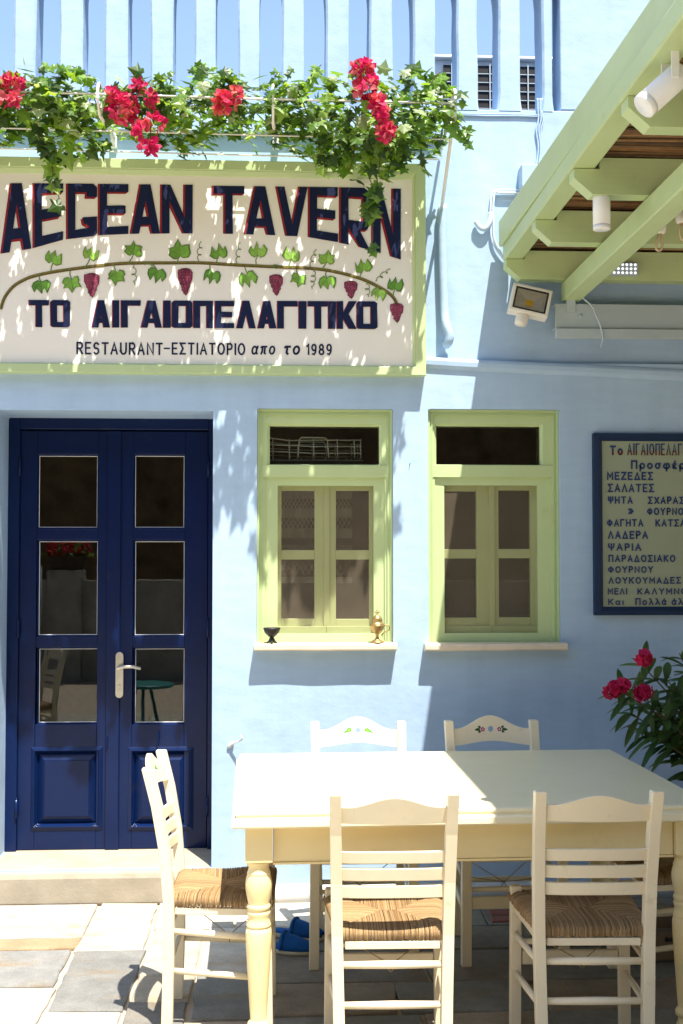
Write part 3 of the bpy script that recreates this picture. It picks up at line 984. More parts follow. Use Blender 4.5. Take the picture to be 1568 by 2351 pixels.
def put_text(mb, s, x0, y0, x1, y1, Y, bold=.15, shear=0.0, split=None):
    """paint a line of brush letters into the surveyed rectangle"""
    gap = .20 + bold
    pen = 0
    strokes = []
    for ch in s:
        if ch == ' ':
            pen += .5; continue
        w, st_ = BRUSH[ch]
        w = max(w, .001) * 1.0
        for q in st_:
            jx, jy = rnd.uniform(-.012, .012), rnd.uniform(-.012, .012)
            strokes.append([Vector((pen + x * w + shear * y + jx, y + jy)) for x, y in q])
        pen += w + gap
    b = bold / 2
    ax, bx = min(p.x for q in strokes for p in q) - b, max(p.x for q in strokes for p in q) + b
    ay, by = min(p.y for q in strokes for p in q) - b, max(p.y for q in strokes for p in q) + b
    P0 = W(x0, y1, Y); P1 = W(x1, y0, Y)
    sx_, sz_ = (P1.x - P0.x) / (bx - ax), (P1.z - P0.z) / (by - ay)
    rad = b * min(sx_, sz_)
    for k, q in enumerate(strokes):
        Q = [Vector((P0.x + (p.x - ax) * sx_, P0.z + (p.y - ay) * sz_)) for p in q]
        n = len(Q)
        closed = (Q[0] - Q[-1]).length < 1e-5
        vs = []
        for i in range(n):
            a_ = Q[i] - Q[i - 1] if i > 0 else (Q[-1] - Q[-2] if closed else Q[1] - Q[0])
            c_ = Q[i + 1] - Q[i] if i < n - 1 else (Q[1] - Q[0] if closed else Q[-1] - Q[-2])
            a_, c_ = a_.normalized(), c_.normalized()
            t = a_ + c_
            t = t.normalized() if t.length > .2 else Vector((-a_.y, a_.x))
            nn = Vector((-t.y, t.x))
            m = min(2.0, 1 / max(.3, abs(nn.dot(Vector((-a_.y, a_.x))))))
            rr_ = rad * m * (1 + .10 * noise.noise((Q[i].x * 90, Q[i].y * 90, k)))
            e0 = Vector((0, 0))
            if not closed:
                if i == 0: e0 = -t * rad * .8
                if i == n - 1: e0 = t * rad * .8
            yk = Y - .00006 * (k % 6)
            vs += [(Q[i].x + nn.x * rr_ + e0.x, yk, Q[i].y + nn.y * rr_ + e0.y), (Q[i].x - nn.x * rr_ + e0.x, yk, Q[i].y - nn.y * rr_ + e0.y)]
        mb.add(vs, [(2 * i, 2 * i + 1, 2 * i + 3, 2 * i + 2) for i in range(n - 1)])
    mb.openmesh = True

for s, x0, y0, x1, y1, sh in [('RΕSΤΑURΑΝΤ', 175, 786, 374, 814.5, 0), ('-', 375, 798.5, 391, 801.5, 0), ('ΕΣΤΙΑΤΟΡΙΟ', 394, 787, 563, 815, 0), ('απο', 577, 793, 632, 815, .15), ('το', 652, 793, 689, 815, .15), ('1989', 703, 789, 762, 816, 0)]:
    cp = MB()
    put_text(cp, s, x0, y0, x1, y1, -.0325, .20, sh)
    cp.build('caption_lettering', M['ink'], sg)

# painted vine: branch, leaves, grapes, tendrils
vb = MB()
br = [(2, 709), (9.7, 685), (29, 659), (55, 642.6), (81, 633), (130, 623), (195, 614), (260, 606.5), (308, 604), (390, 603.6), (464, 603.6), (536, 608), (641, 613), (711, 616), (763, 622.6), (815.7, 635.6), (850.7, 649), (885.6, 668), (903, 683), (911, 697)]
def ribbon(mb, pts, w, y, c):
    n = len(pts)
    vs = []
    for i, p in enumerate(pts):
        q = Vector(pts[min(i + 1, n - 1)]) - Vector(pts[max(i - 1, 0)])
        q.normalize()
        ww = w[i] if isinstance(w, list) else w
        nn = Vector((-q.y, q.x)) * ww / 2
        vs += [W(p[0] + nn.x, p[1] + nn.y, y), W(p[0] - nn.x, p[1] - nn.y, y)]
    fs = []
    for i in range(n - 1):
        fs.append((2 * i, 2 * i + 2, 2 * i + 3, 2 * i + 1))
    mb.add(vs, fs, 0, False, c)
def smooth_pts(p, k=4):
    out = []
    n = len(p)
    for i in range(n - 1):
        p0, p1, p2, p3 = [Vector(p[j]) for j in (max(i - 1, 0), i, i + 1, min(i + 2, n - 1))]
        for t in range(k):
            u = t / k
            out.append(tuple(.5 * ((2 * p1) + (p2 - p0) * u + (2 * p0 - 5 * p1 + 4 * p2 - p3) * u * u + (-p0 + 3 * p1 - 3 * p2 + p3) * u ** 3)))
    out.append(tuple(p[-1]))
    return out
ribbon(vb, smooth_pts(br), 7.5, -.0322, (0.20, 0.16, 0.035))
ribbon(vb, [(x, y + 2.2) for x, y in smooth_pts(br)], 2.2, -.0326, (0.10, 0.075, 0.02))
GL = [[(0, -.15), (.20, -.34), (.46, -.30), (.60, -.02), (.50, .18), (.62, .42), (.34, .40), (.22, .52), (.05, .86), (-.12, .50), (-.34, .46), (-.58, .50), (-.54, .16), (-.62, -.06), (-.44, -.34), (-.18, -.34)],
      [(0, -.18), (.24, -.40), (.54, -.22), (.62, .10), (.50, .62), (.36, .22), (.20, .40), (.02, .78), (-.10, .34), (-.26, .24), (-.46, .66), (-.60, .20), (-.62, -.12), (-.40, -.38), (-.16, -.36)]]
leaves_px = [(123, 592, 1, .9), (208, 582, 1, .9), (307, 575, 1, .95), (413, 577, 1, 1.2), (503, 579, 1, .9), (592, 576, 1, .95), (670, 585, 1, .95), (750, 594, 1, .9), (833, 612, 1, .9), (908, 654, 1, .85),
             (95, 657, -1, .95), (165, 650, -1, .95), (268, 634, -1, .95), (361, 631, -1, .95), (487, 635, -1, .95), (569, 640, -1, 1.0), (686, 641, -1, .85), (752, 648, -1, .9), (869, 674, -1, .8)]
for i, (x, y, d, sc) in enumerate(leaves_px):
    lf = MB()
    a = rnd.uniform(-.35, .35)
    base = rnd.choice([(0.16, 0.33, 0.045), (0.20, 0.40, 0.06), (0.12, 0.28, 0.04), (0.26, 0.46, 0.08)])
    shp = [(u * rnd.uniform(.88, 1.12) + rnd.uniform(-.04, .04), v * rnd.uniform(.9, 1.1) + rnd.uniform(-.04, .04)) for u, v in GL[rnd.randrange(2)]]
    if rnd.random() < .5: shp = [(-u, v) for u, v in reversed(shp)]
    S = 35 * sc
    def tr(u, v, yy_, kx=1.0, a=a, d=d, x=x, y=y, S=S):
        u, v = u * kx * 1.02, (v - .12) * kx * .92
        return W(x + S * (u * math.cos(a) - v * math.sin(a)), y - d * S * (v * math.cos(a) + u * math.sin(a)), yy_)
    lf.poly(shp, [], lambda u, v: tr(u, v, -.0328, 1.0), 0, mul(base, .55))
    lf.poly(shp, [], lambda u, v: tr(u, v, -.0333, .88), 0, base)
    half = [p for p in shp if p[0] >= -.02] + [(0, .3)]
    lf.poly([p for p in shp if p[0] >= -.06], [], lambda u, v: tr(u, v, -.0337, .80), 0, mul(base, 1.35))
    for tx, ty in ((.02, .62), (.42, .16), (-.42, .2)):
        q = [tr(0, -.14, -.0342), tr(tx - .02, ty, -.0342), tr(tx + .02, ty + .02, -.0342)]
        lf.add(q, [(0, 1, 2)], 0, False, mul(base, .5))
    # stalk to the branch
    by_ = min(smooth_pts(br), key=lambda p: abs(p[0] - (x - 6)))
    ribbon(lf, [(x, y + d * S * .25), (x - 5, (y + d * S * .25 + by_[1]) / 2), (by_[0], by_[1])], 2.4, -.0324, (0.14, 0.25, 0.04))
    lf.openmesh = True
    lf.build('painted_leaf', M['vine_green'], sg)
for i, (x, y, h, wd) in enumerate([(210.5, 655, 57, 36), (425, 647, 64, 35), (634, 654.5, 50, 32), (805.5, 665.5, 42, 31), (911, 718.5, 46, 31)]):
    gb = MB()
    pts = []
    n = 5
    vv = 0
    out = [(x + wd / 2 * k, y - h / 2 + h * q) for k, q in ((-.5, .02), (.1, 0), (.6, .03), (1, .16), (.95, .4), (.62, .62), (.38, .88), (.12, 1), (-.22, .92), (-.55, .62), (-.98, .36), (-1, .14))]
    gb.poly(out, [], lambda u, v: W(u, v, -.0328), 0, (0.10, 0.012, 0.03))
    rows_ = 8
    for r_ in range(rows_):
        q = (r_ + .5) / rows_
        hw = wd / 2 * (1.0 - max(0, q - .35) * 1.15) * .92
        cnt = max(1, int(round(hw * 2 / 7.2)))
        for c_ in range(cnt):
            cx = x + (-.5 * (cnt - 1) + c_) * (2 * hw / max(cnt, 1)) + (r_ % 2 - .5) * 2
            cy = y - h / 2 + 3.5 + (h - 7) * q
            R_ = 4.1
            cc = mul((0.22, 0.035, 0.075), rnd.uniform(.7, 1.4))
            lay = -.0332 - .00002 * (r_ * 7 + c_)
            gb.add([W(cx + R_ * math.cos(2 * PI * k / 9), cy + R_ * math.sin(2 * PI * k / 9), lay) for k in range(9)], [tuple(range(9))], 0, False, cc)
            if rnd.random() < .6:
                gb.add([W(cx - 1.2 + 1.1 * math.cos(2 * PI * k / 5), cy - 1.4 + 1.1 * math.sin(2 * PI * k / 5), lay - .0006) for k in range(5)], [tuple(range(5))], 0, False, (0.42, 0.16, 0.22))
    gb.openmesh = True
    gb.build('painted_grapes', M['vine_green'], sg)
for i, (x, y, dx, dy, turns) in enumerate([(455, 600, 6, -46, 3), (543, 606, 8, -50, 3), (307, 606, 2, 48, 3), (712, 614, 14, -42, 3), (722, 616, -6, 48, 4), (862, 645, 34, -28, 3), (842, 646, 4, 36, 3), (622, 611, 22, 2, 4), (330, 604, 26, 14, 2)]):
    pts = []
    n = 60
    for k in range(n + 1):
        t = k / n
        lo = 5.5 * math.sin(t * PI)
        an = turns * 2 * PI * t
        pts.append((x + dx * t + lo * math.cos(an), y + dy * t + lo * .8 * math.sin(an)))
    ribbon(vb, pts, 1.7, -.0330 - .0001 * i, (0.15, 0.22, 0.05))
vb.openmesh = True
vb.build('painted_vine', M['vine_green'], sg)

# ================================================================== MENU BOARD
mnu = thing('menu_board', 'blue framed menu board with hand painted Greek dishes on the shaded wall', 'menu board')
mo = R4(1363, 994, 1700, 1412, -.035)
f = MB()
mi_ = (mo[0] + .044, mo[1] + .040, mo[2] - .044, mo[3] - .036)
md = (mo[0] + .026, mo[1] + .022, mo[2] - .026, mo[3] - .020)
f.ring(mo, md, -.034, -.036, .01)
f.ring(md, mi_, -.036, -.018, -.001)
f.build('frame', M['menu_blue'], mnu, .002)
f = MB(); f.box(mi_[0] - .01, mi_[2] + .01, -.014, -.0008, mi_[1] - .01, mi_[3] + .01)
f.build('panel', M['menu_panel'], mnu)
def ml(s, x0, x1, y0, y1, bold=.018):
    mt = MB()
    put_text(mt, s, 1273.2 + .2167 * x0, 959.8 + .2167 * y0, 1273.2 + .2167 * x1, 959.8 + .2167 * y1, -.0165, .25)
    mt.build('lettering', M['menu_ink'], mnu)
ml('Προσφέρει', 808, 1500, 448, 568)
ml('ΜΕΖΕΔΕΣ', 555, 1045, 570, 658); ml('ΣΑΛΑΤΕΣ', 565, 1055, 695, 787)
ml('ΨΗΤΑ', 565, 828, 828, 910); ml('ΣΧΑΡΑΣ', 990, 1375, 832, 912)
ml('»', 780, 838, 955, 1020); ml('ΦΟΥΡΝΟΥ', 980, 1430, 950, 1030)
ml('ΦΑΓΗΤΑ', 555, 940, 1070, 1152); ml('ΚΑΤΣΑΡΟΛΑΣ', 1068, 1720, 1072, 1152)
ml('ΛΑΔΕΡΑ', 565, 990, 1195, 1282); ml('ΨΑΡΙΑ', 565, 920, 1325, 1408)
ml('ΠΑΡΑΔΟΣΙΑΚΟ', 570, 1280, 1448, 1527); ml('ΦΟΥΡΝΟΥ', 565, 1045, 1568, 1642)
ml('ΛΟΥΚΟΥΜΑΔΕΣ', 570, 1342, 1683, 1757)
ml('ΜΕΛΙ', 562, 770, 1800, 1872); ml('ΚΑΛΥΜΝΟΥ', 875, 1480, 1800, 1872)
ml('Και', 565, 740, 1913, 1982); ml('Πολλά άλλα', 855, 1500, 1905, 1984)
ht = MB()
put_text(ht, 'Το', 1273.2 + .2167 * 585, 959.8 + .2167 * 290, 1273.2 + .2167 * 725, 959.8 + .2167 * 396, -.0165, .27)
put_text(ht, 'ΑΙΓΑΙΟΠΕΛΑΓΙΤΙΚΟ', 1273.2 + .2167 * 770, 959.8 + .2167 * 265, 1273.2 + .2167 * 1585, 959.8 + .2167 * 402, -.0165, .24)
ho = ht.build('heading_lettering', [M['menu_ink'], M['menu_red']], mnu)
bmx = bmesh.new(); bmx.from_mesh(ho.data)
zs_ = W(1450, 959.8 + .2167 * 348, -.0165).z
bmesh.ops.bisect_plane(bmx, geom=bmx.verts[:] + bmx.edges[:] + bmx.faces[:], plane_co=(0, 0, zs_), plane_no=(0, 0, 1))
for fc in bmx.faces:
    fc.material_index = 1 if fc.calc_center_median().z < zs_ else 0
bmx.to_mesh(ho.data); bmx.free()
hk = MB()
p = W(1501, 994, -.02)
hk.tube([(p.x, -.018, p.z - .006), (p.x - .002, -.02, p.z + .012), (p.x - .006, -.004, p.z + .022)], .0018, 6)
hk.build('hanging_nail', M['steel'], mnu)

# ================================================================== PERGOLA
pg = thing('pergola', 'pale green timber pergola with a reed roof jutting from the wall at top right', 'pergola', (1.06, 0, 0))
off = Vector((-1.06, 0, 0))
YE = -5.5  # roof carried on out of view, added length darkens the lower right wall
def pbeam(name, x0, x1, z0, z1, y0=-.045, y1=YE, veer=0.0, parent=pg, bev=.006, extra=None):
    mb = MB()
    n = 10
    rings = []
    for k in range(n + 1):
        y = y0 + (y1 - y0) * k / n
        dx = veer * -y
        j = [noise.noise((y * 2, i, x0)) * .0025 for i in range(2)]
        rings.append([(x0 + dx + j[0] - 1.06, y, z0), (x1 + dx + j[1] - 1.06, y, z0), (x1 + dx + j[1] - 1.06, y, z1), (x0 + dx + j[0] - 1.06, y, z1)])
    mb.loft(rings)
    if extra: extra(mb)
    return mb.build(name, M['beam_y'], parent, bev)
eb = pbeam('edge_beam', 1.063, 1.150, 2.973, 3.045, veer=-.008)
def cap(mb):
    pass
pbeam('fascia_board', 1.048, 1.135, 3.049, 3.172, -.02, YE, 0.006, pg, .005)
dr_ = MB()
for k in range(11):
    pass
pbeam('main_beam', 1.343, 1.430, 2.786, 2.874, -.03, YE, -.01)
joist_y = [(-.030, -.105), (-.685, -.755), (-1.340, -1.410), (-2.015, -2.085), (-2.68, -2.75), (-3.35, -3.42), (-4.02, -4.09), (-4.69, -4.76), (-5.3, -5.37)]
jl = [1.072, 1.068, 1.064, 1.060, 1.056, 1.052, 1.05, 1.05, 1.05]
for (ya, yb), xl in zip(joist_y, jl):
    mb = MB()
    zb_, zt_ = 2.878, 2.971
    prof = [(xl - .004, zt_), (xl - .004, zt_ - .034), (xl + .064, zb_), (6.2, zb_), (6.2, 3.012), (1.154, 3.012), (1.154, zt_)]
    mb.loft([[(x - 1.06, yb, z) for x, z in prof], [(x - 1.06, ya, z) for x, z in prof]])
    for q in range(2):
        mb.tube([(1.105 + q * .02 - 1.06, yb - .0012, 2.925 + q * .02), (1.105 + q * .02 - 1.06, yb + .004, 2.925 + q * .02)], .003, 8)
    mb.build('joist', M['beam_x'], pg, .003)
rmx = MB()
yq = .035
rr_ = random.Random(5)
while yq > YE:
    d = rr_.uniform(.008, .014)
    z = 3.032 + rr_.uniform(-.006, .006)
    c = rr_.choice([(0.19, 0.10, 0.045), (0.27, 0.15, 0.065), (0.13, 0.07, 0.03), (0.36, 0.24, 0.11), (0.07, 0.04, 0.02), (0.23, 0.11, 0.04)])
    sk = rr_.uniform(-.012, .012)
    xs_ = [1.16, 1.5, 1.9, 2.4, 3.0, 6.2]
    rmx.tube([(x - 1.06, yq + sk * (x - 1.5) + rr_.uniform(-.003, .003), z + rr_.uniform(-.003, .003)) for x in xs_], d / 2, 6, 0, False, False, c)
    yq -= d * rr_.uniform(.75, 1.15)
rmx.box(1.14 - 1.06, 6.2 - 1.06, .042, YE, 3.050, 3.056, 0, (0.10, 0.06, 0.03))
rmx.build('reed_mat', M['reed'], pg)

# steel channel under the pergola with its bracket
sc_ = thing('steel_channel', 'grey blue painted steel channel bolted to the wall under the pergola', 'steel beam', (1.305, 0, 2.6))
def lb(mb, x0, x1, y0, y1, z0, z1, o): mb.box(x0 - o[0], x1 - o[0], y0, y1, z0 - o[1], z1 - o[1])
o2 = (1.305, 2.6)
mb = MB()
lb(mb, 1.305, 4.6, -.075, -.070, 2.652, 2.770, o2)
lb(mb, 1.305, 4.6, -.0695, -.001, 2.764, 2.770, o2)
lb(mb, 1.305, 4.6, -.0695, -.001, 2.652, 2.658, o2)
lb(mb, 1.305, 4.6, -.095, -.0702, 2.604, 2.650, o2)
mb.build('channel', M['steel_blue'], sc_, .002)
mb = MB(); lb(mb, 1.358, 1.400, -.082, -.0755, 2.728, 2.787, o2); mb.build('bracket_plate', M['steel_blue'], sc_, .001)
for bx_, bz_ in ((1.379, 2.745), (1.425, 2.712)):
    mb = MB()
    mb.tube([(bx_ - o2[0], -.0825, bz_ - o2[1]), (bx_ - o2[0], -.074, bz_ - o2[1])], .008 if bz_ < 2.73 else .004, 10)
    mb.build('bolt_head', M['steel_blue'], sc_)

# floodlight on its bracket
fl = thing('floodlight', 'square cream cased floodlight with a glass face below the pergola corner', 'floodlight', (1.18, -.09, 2.77), R(6))
fl.rotation_euler = (R(-10), R(13), R(-4))
mb = MB()
hw, hh = .092, .068
mb.ring((-hw, -hh, hw, hh), (-hw + .014, -hh + .014, hw - .014, hh - .014), -.035, -.037, .03)
mb.box(-hw + .01, hw - .01, .012, .028, -hh + .01, hh - .01)
mb.build('housing', M['white_metal'], fl, .003)
mb = MB(); mb.ring((-hw + .0145, -hh + .0145, hw - .0145, hh - .0145), (-hw + .022, -hh + .022, hw - .022, hh - .022), -.0345, -.032, -.02)
mb.build('gasket', M['black'], fl)
mb = MB()
i0, i1 = (-hw + .022, -hh + .022, hw - .022, hh - .022), (-.018, -.014, .018, .014)
def q4(r, y): return [(r[0], y, r[1]), (r[2], y, r[1]), (r[2], y, r[3]), (r[0], y, r[3])]
mb.add(q4(i0, -.028) + q4(i1, .004), [(0, 1, 5, 4), (1, 2, 6, 5), (2, 3, 7, 6), (3, 0, 4, 7)])
mb.build('reflector', M['reflector'], fl)
mb = MB(); mb.box(-.018, .018, .004, .008, -.014, .014); mb.build('light_chip', M['amber'], fl)
mb = MB(); mb.box(i0[0], i0[2], -.031, -.029, i0[1], i0[3]); mb.build('glass_face', M['clear'], fl)
mb = MB()
mb.lathe([(.0, -.118), (.026, -.118), (.029, -.108), (.029, -.072), (.024, -.066), (.0, -.066)], (-.02, .005, 0), 20)
mb.build('motion_sensor', M['white_metal'], fl)
mb = MB()
mb.tube([(.05, .028, .0), (.05, .07, .02)], .012, 10); mb.box(.0, .09, .055, .085, -.02, .05)
mb.build('mounting_bracket', M['white_metal'], fl, .002)

# spotlights
def spot(name, label, P, ax, L, r, bracket):
    o = thing(name, label, 'spotlight', P, 0, 'white cylinder spotlights under the pergola')
    mb = MB()
    ax = Vector(ax).normalized()
    a, b_ = Vector((0, 0, 0)), ax * L
    mb.tube([a, ax * (L * .02), ax * (L * .86)], [r * .97, r, r], 24, 0, True)
    mb.tube([ax * (L * .868), ax * (L * .99), b_, ax * (L * .995), ax * (L * .93)], [r, r, r * .96, r * .80, r * .78], 24, 0, True)
    mb.build('lamp_tube', M['white'], o)
    mb = MB(); mb.tube([ax * (L * .932), ax * (L * .945)], r * .70, 20); mb.build('lamp_face', M['reflector'], o)
    return o
p2 = W(1381, 468, -1.375)
s2 = spot('spotlight', 'white cylinder spotlight hanging straight down from a pergola joist', (p2.x, -1.375, 2.878), (0, 0, -1), .118, .031, None)
pS = W(1568, 128, -1.98)
s1 = spot('spotlight', 'white cylinder spotlight tilted on a bracket at the right edge under the pergola', (1.125, -2.36, 2.930), (-.72, -.05, -.66), .150, .036, None)
mb = MB()
mb.tube([(-.03, -.036, -.012), (-.03, -.044, -.012)], .010, 10)
mb.box(-.042, -.020, -.046, -.040, -.03, .09)
mb.box(-.042, -.020, .040, .046, -.03, .09)
mb.box(-.042, .10, -.046, .046, .0905, .096)
mb.build('yoke_bracket', M['white'], s1, .001)

# emergency lamp panel on the wall joist
lp = thing('led_panel', 'small grey panel of round diodes fixed to the pergola timber by the wall', 'lamp panel', (1.60, -.107, 2.925))
mb = MB(); mb.box(-.085, .085, -.028, 0, -.030, .030); mb.build('case', M['steel_blue'], lp, .004)
mb = MB()
for i in range(8):
    for j in range(3):
        x, z = -.070 + i * .020, -.019 + j * .019
        mb.tube([(x, -.0295, z), (x, -.0275, z)], .0062, 10)
mb.build('diode', M['led'], lp)

# two hanging bulb sockets
def pendant(label, x, y, z, k, lean):
    o = thing('pendant_lamp', label, 'pendant lamp', (x, y, z), 0, 'hanging bulbs under the pergola')
    mb = MB(); mb.tube([(0, 0, .12), (0.004, 0, .05), (0, 0, .02)], .003, 6); mb.build('cord', M['stem'], o)
    mb = MB(); mb.lathe([(.0, .034), (.012, .034), (.018, .022), (.020, 0), (.018, -.018), (.014, -.022), (.0, -.022)], (0, 0, 0), 16); mb.build('socket', M['white_metal'], o)
    mb = MB(); mb.tube([(-.004, 0, -.02), (-.010, 0, -.045), (-.013, 0, -.070), (-.009, 0, -.086), (0, 0, -.092), (.009, 0, -.086), (.013, 0, -.070), (.010, 0, -.045), (.004, 0, -.02)], .0055, 8); mb.build('bulb', M['bulb'], o)
    o.rotation_euler = lean
    return o
q = W(1518, 524, -.9)
pendant('small yellowed loop bulb hanging in a white socket beside the green beam', q.x, -.9, q.z, 1, (R(4), R(6), 0))
q = W(1562, 500, -1.1)
pendant('second hanging loop bulb cut by the right edge of the view', q.x, -1.1, q.z, 1, (R(-5), R(-8), 0))

# loose wire
mb = MB()
pts = [W(x, y, -.10) for x, y in ((1335, 682), (1358, 702), (1368, 725), (1378, 748), (1384, 775), (1381, 788), (1379, 798))]
o = mb.tube(smooth_pts([tuple(p) for p in pts], 4), .0032, 6).build('hanging_wire', M['bluewhite'])
tag(o, 'thin loose grey wire dangling in front of the steel channel', 'wire')

# ================================================================== WALL FITTINGS
mb = MB()
pts = [W(1016, 470, .01), W(1016, 560, .012), W(1020, 700, .012), W(1024, 745, -.004), W(1032, 768, -.012), W(1030, 785, -.006), W(1024, 792, .02)]
mb.tube(smooth_pts([tuple(p) for p in pts], 5), .021, 12)
o = mb.build('drain_pipe', M['wall'])
tag(o, 'thick pale blue painted drain pipe running down right of the signboard', 'pipe')
mb = MB()
for dx, wob in ((0, 2), (5, -2), (-6, 3)):
    pts = [(1240 + dx, 226), (1238 + dx + wob, 250), (1242 + dx, 275), (1237 + dx, 300), (1239 + dx + wob, 340), (1236 + dx, 385)]
    mb.tube(smooth_pts([tuple(W(x, y, UY - .008)) for x, y in pts], 4), .0045, 6)
mb.tube([tuple(W(x, y, UY - .006)) for x, y in ((1050, 261), (1120, 262), (1190, 263), (1240, 264))], .0035, 6)
mb.tube([tuple(W(x, y, UY - .006)) for x, y in ((1050, 264), (1120, 266), (1190, 266), (1238, 268))], .0035, 6)
o = mb.build('cable_bundle', M['wall'])
tag(o, 'bundle of painted cables hanging down the sunlit wall below the last slit', 'cables')
mb = MB()
for dx in (0, 6):
    pts = [(1200, 437 + dx), (1150, 437 + dx), (1132 + dx, 440), (1128 + dx, 452), (1126 + dx, 480), (1127 + dx, 510), (1128 + dx, 545), (1138 + dx, 570), (1156, 594)]
    mb.tube(smooth_pts([tuple(W(x, y, UY - .012 - dx * .001)) for x, y in pts], 5), .0055, 7)
pts = [(1127, 488), (1124, 510), (1115, 524), (1104, 524), (1095, 514), (1093, 508)]
mb.tube(smooth_pts([tuple(W(x, y, UY - .02)) for x, y in pts], 5), [.013] * 25 + [.011], 8)
o = mb.build('wall_cables', M['bluewhite'])
tag(o, 'painted cables with a hooked end looping beside the pergola corner', 'cables')
bo = R4(1196, 378, 1250, 432, -.02)
mb = MB(); mb.box(bo[0], bo[2], -.035, UY + .002, bo[1], bo[3])
o = mb.build('junction_box', M['wall'], None, .006)
tag(o, 'small square painted junction box half behind the pergola beam', 'junction box')
hk = MB()
h0 = W(537, 1707, 0)
hk.tube([(h0.x - .02, .0, h0.z - .01), (h0.x - .015, -.012, h0.z - .004), (h0.x + .012, -.03, h0.z + .012), (h0.x + .036, -.045, h0.z + .022), (h0.x + .040, -.05, h0.z + .034), (h0.x + .030, -.052, h0.z + .044)], .0045, 8)
hk.tube([(h0.x - .026, -.003, h0.z - .016), (h0.x - .004, -.010, h0.z + .002)], .008, 8)
o = hk.build('wall_hook', M['white'])
tag(o, 'small white painted metal hook on the wall between door and table', 'hook')
nl = MB()
p = W(940, 1070, 0)
nl.tube([(p.x, .0, p.z), (p.x + .002, -.012, p.z + .014)], .0016, 6)
tag(nl.build('wall_nail', M['iron']), 'thin bent nail in the wall between the two green windows', 'nail')

# air conditioner standing behind the parapet
ac = thing('air_conditioner', 'boxy outdoor air conditioner with a barred grille behind the parapet slits', 'air conditioner', (0, .8, 0))
a = R4(998, 126, 1330, 262, .8)
mb = MB(); mb.box(a[0], a[2], .02, .35, a[1], a[3] - .02); mb.box(a[0] - .012, a[2] + .012, -.012, .36, a[3] - .0195, a[3]); mb.build('casing', M['white'], ac, .006)
mb = MB()
mb.box(a[0] + .05, a[2] - .01, .008, .0195, a[1] + .01, a[3] - .045)
mb.build('grille_recess', M['iron'], ac)
mb = MB()
zz_ = a[1] + .02
while zz_ < a[3] - .05:
    mb.box(a[0] + .05, a[2] - .01, .002, .0075, zz_, zz_ + .004); zz_ += .048
xx_ = a[0] + .09
while xx_ < a[2] - .03:
    mb.box(xx_, xx_ + .006, -.004, .0015, a[1] + .01, a[3] - .045); xx_ += .07
mb.build('grille', M['steel_blue'], ac)

# ================================================================== FLOWER RACK, IVY, BOUGAINVILLEA
IVP = .58
rk = thing('flower_rack', 'white wrought iron flower rack with curled brackets across the wall above the signboard', 'flower rack')
def bracket(xp, yp_top, yp_bot, xw, yw):
    top = W(xp, (yp_top + yp_bot) / 2, -IVP)
    mb = MB()
    x = top.x
    r = (W(xp, yp_top, -IVP).z - W(xp, yp_bot, -IVP).z) / 2
    n = 26
    ring_ = [(x, top.y + r * .85 * math.cos(2 * PI * k / n), top.z + r * math.sin(2 * PI * k / n)) for k in range(n)]
    # flat bar hoop
    rings = []
    for k in range(n):
        c, s_ = math.cos(2 * PI * k / n), math.sin(2 * PI * k / n)
        rings.append([(x - .005, top.y + r * .85 * c, top.z + r * s_), (x + .005, top.y + r * .85 * c, top.z + r * s_),
                      (x + .005, top.y + (r - .009) * .85 * c, top.z + (r - .009) * s_), (x - .005, top.y + (r - .009) * .85 * c, top.z + (r - .009) * s_)])
    mb.loft(rings, 0, False, False, True)
    wz = W(xw, yw, .03)
    mb.tube([(x, top.y + r * .3, top.z - r * .9), (wz.x, .02, wz.z)], .008, 8)
    mb.tube([(x, top.y + r * .8, top.z + r * .2), (wz.x, .03, top.z + r * .2)], .007, 8)
    mb.box(wz.x - .014, wz.x + .014, .018, UY + .002, wz.z - .05, wz.z + .02)
    mb.build('bracket', M['white_metal'], rk)
    return top
b1 = bracket(229, 190, 266, 262, 315)
b2 = bracket(627, 195, 280, 633, 318)
b3 = bracket(1041, 205, 290, 1012, 488)
mb = MB()
zr = W(627, 232, -IVP).z
for y, dz, r in ((-IVP - .02, 0, .0048), (-.36, -.07, .0035), (-.12, -.08, .0035)):
    mb.tube([(-2.2, y, zr + dz + .02), (-.74, y, zr + dz + .006), (0, y, zr + dz), (b3.x, y, zr + dz - .002)], r, 8)
mb.build('rail', M['white_metal'], rk)

IL = [(0, .06), (.20, -.12), (.52, -.02), (.40, .22), (.80, .46), (.34, .54), (0, 1.08), (-.34, .54), (-.80, .46), (-.40, .22), (-.52, -.02), (-.20, -.12)]
def ivy_leaf(mb, p, d, nrm, size, c):
    d = d.normalized()
    nrm = (nrm - d * nrm.dot(d))
    if nrm.length < 1e-4: nrm = Vector((0.1, -1, 0.2)) - d * Vector((0.1, -1, 0.2)).dot(d)
    nrm.normalize()
    s_ = d.cross(nrm)
    vs = [p + (d * .34 + nrm * .10) * size]
    cur = rnd.uniform(-.22, .10)
    for u, v in IL:
        vs.append(p + (s_ * u * .92 + d * v + nrm * (cur * (abs(u) * .9 + max(0, v - .4) * .5))) * size)
    n = len(IL)
    fs = [(0, 1 + i, 1 + (i + 1) % n) for i in range(n)]
    mb.add(vs, fs, 0, False, c)
IVC = [(0.10, 0.20, 0.020), (0.14, 0.26, 0.028), (0.07, 0.14, 0.016), (0.20, 0.33, 0.040), (0.045, 0.095, 0.014), (0.25, 0.38, 0.06), (0.05, 0.10, 0.016)]
PALE = [(0.34, 0.42, 0.22), (0.42, 0.48, 0.30)]
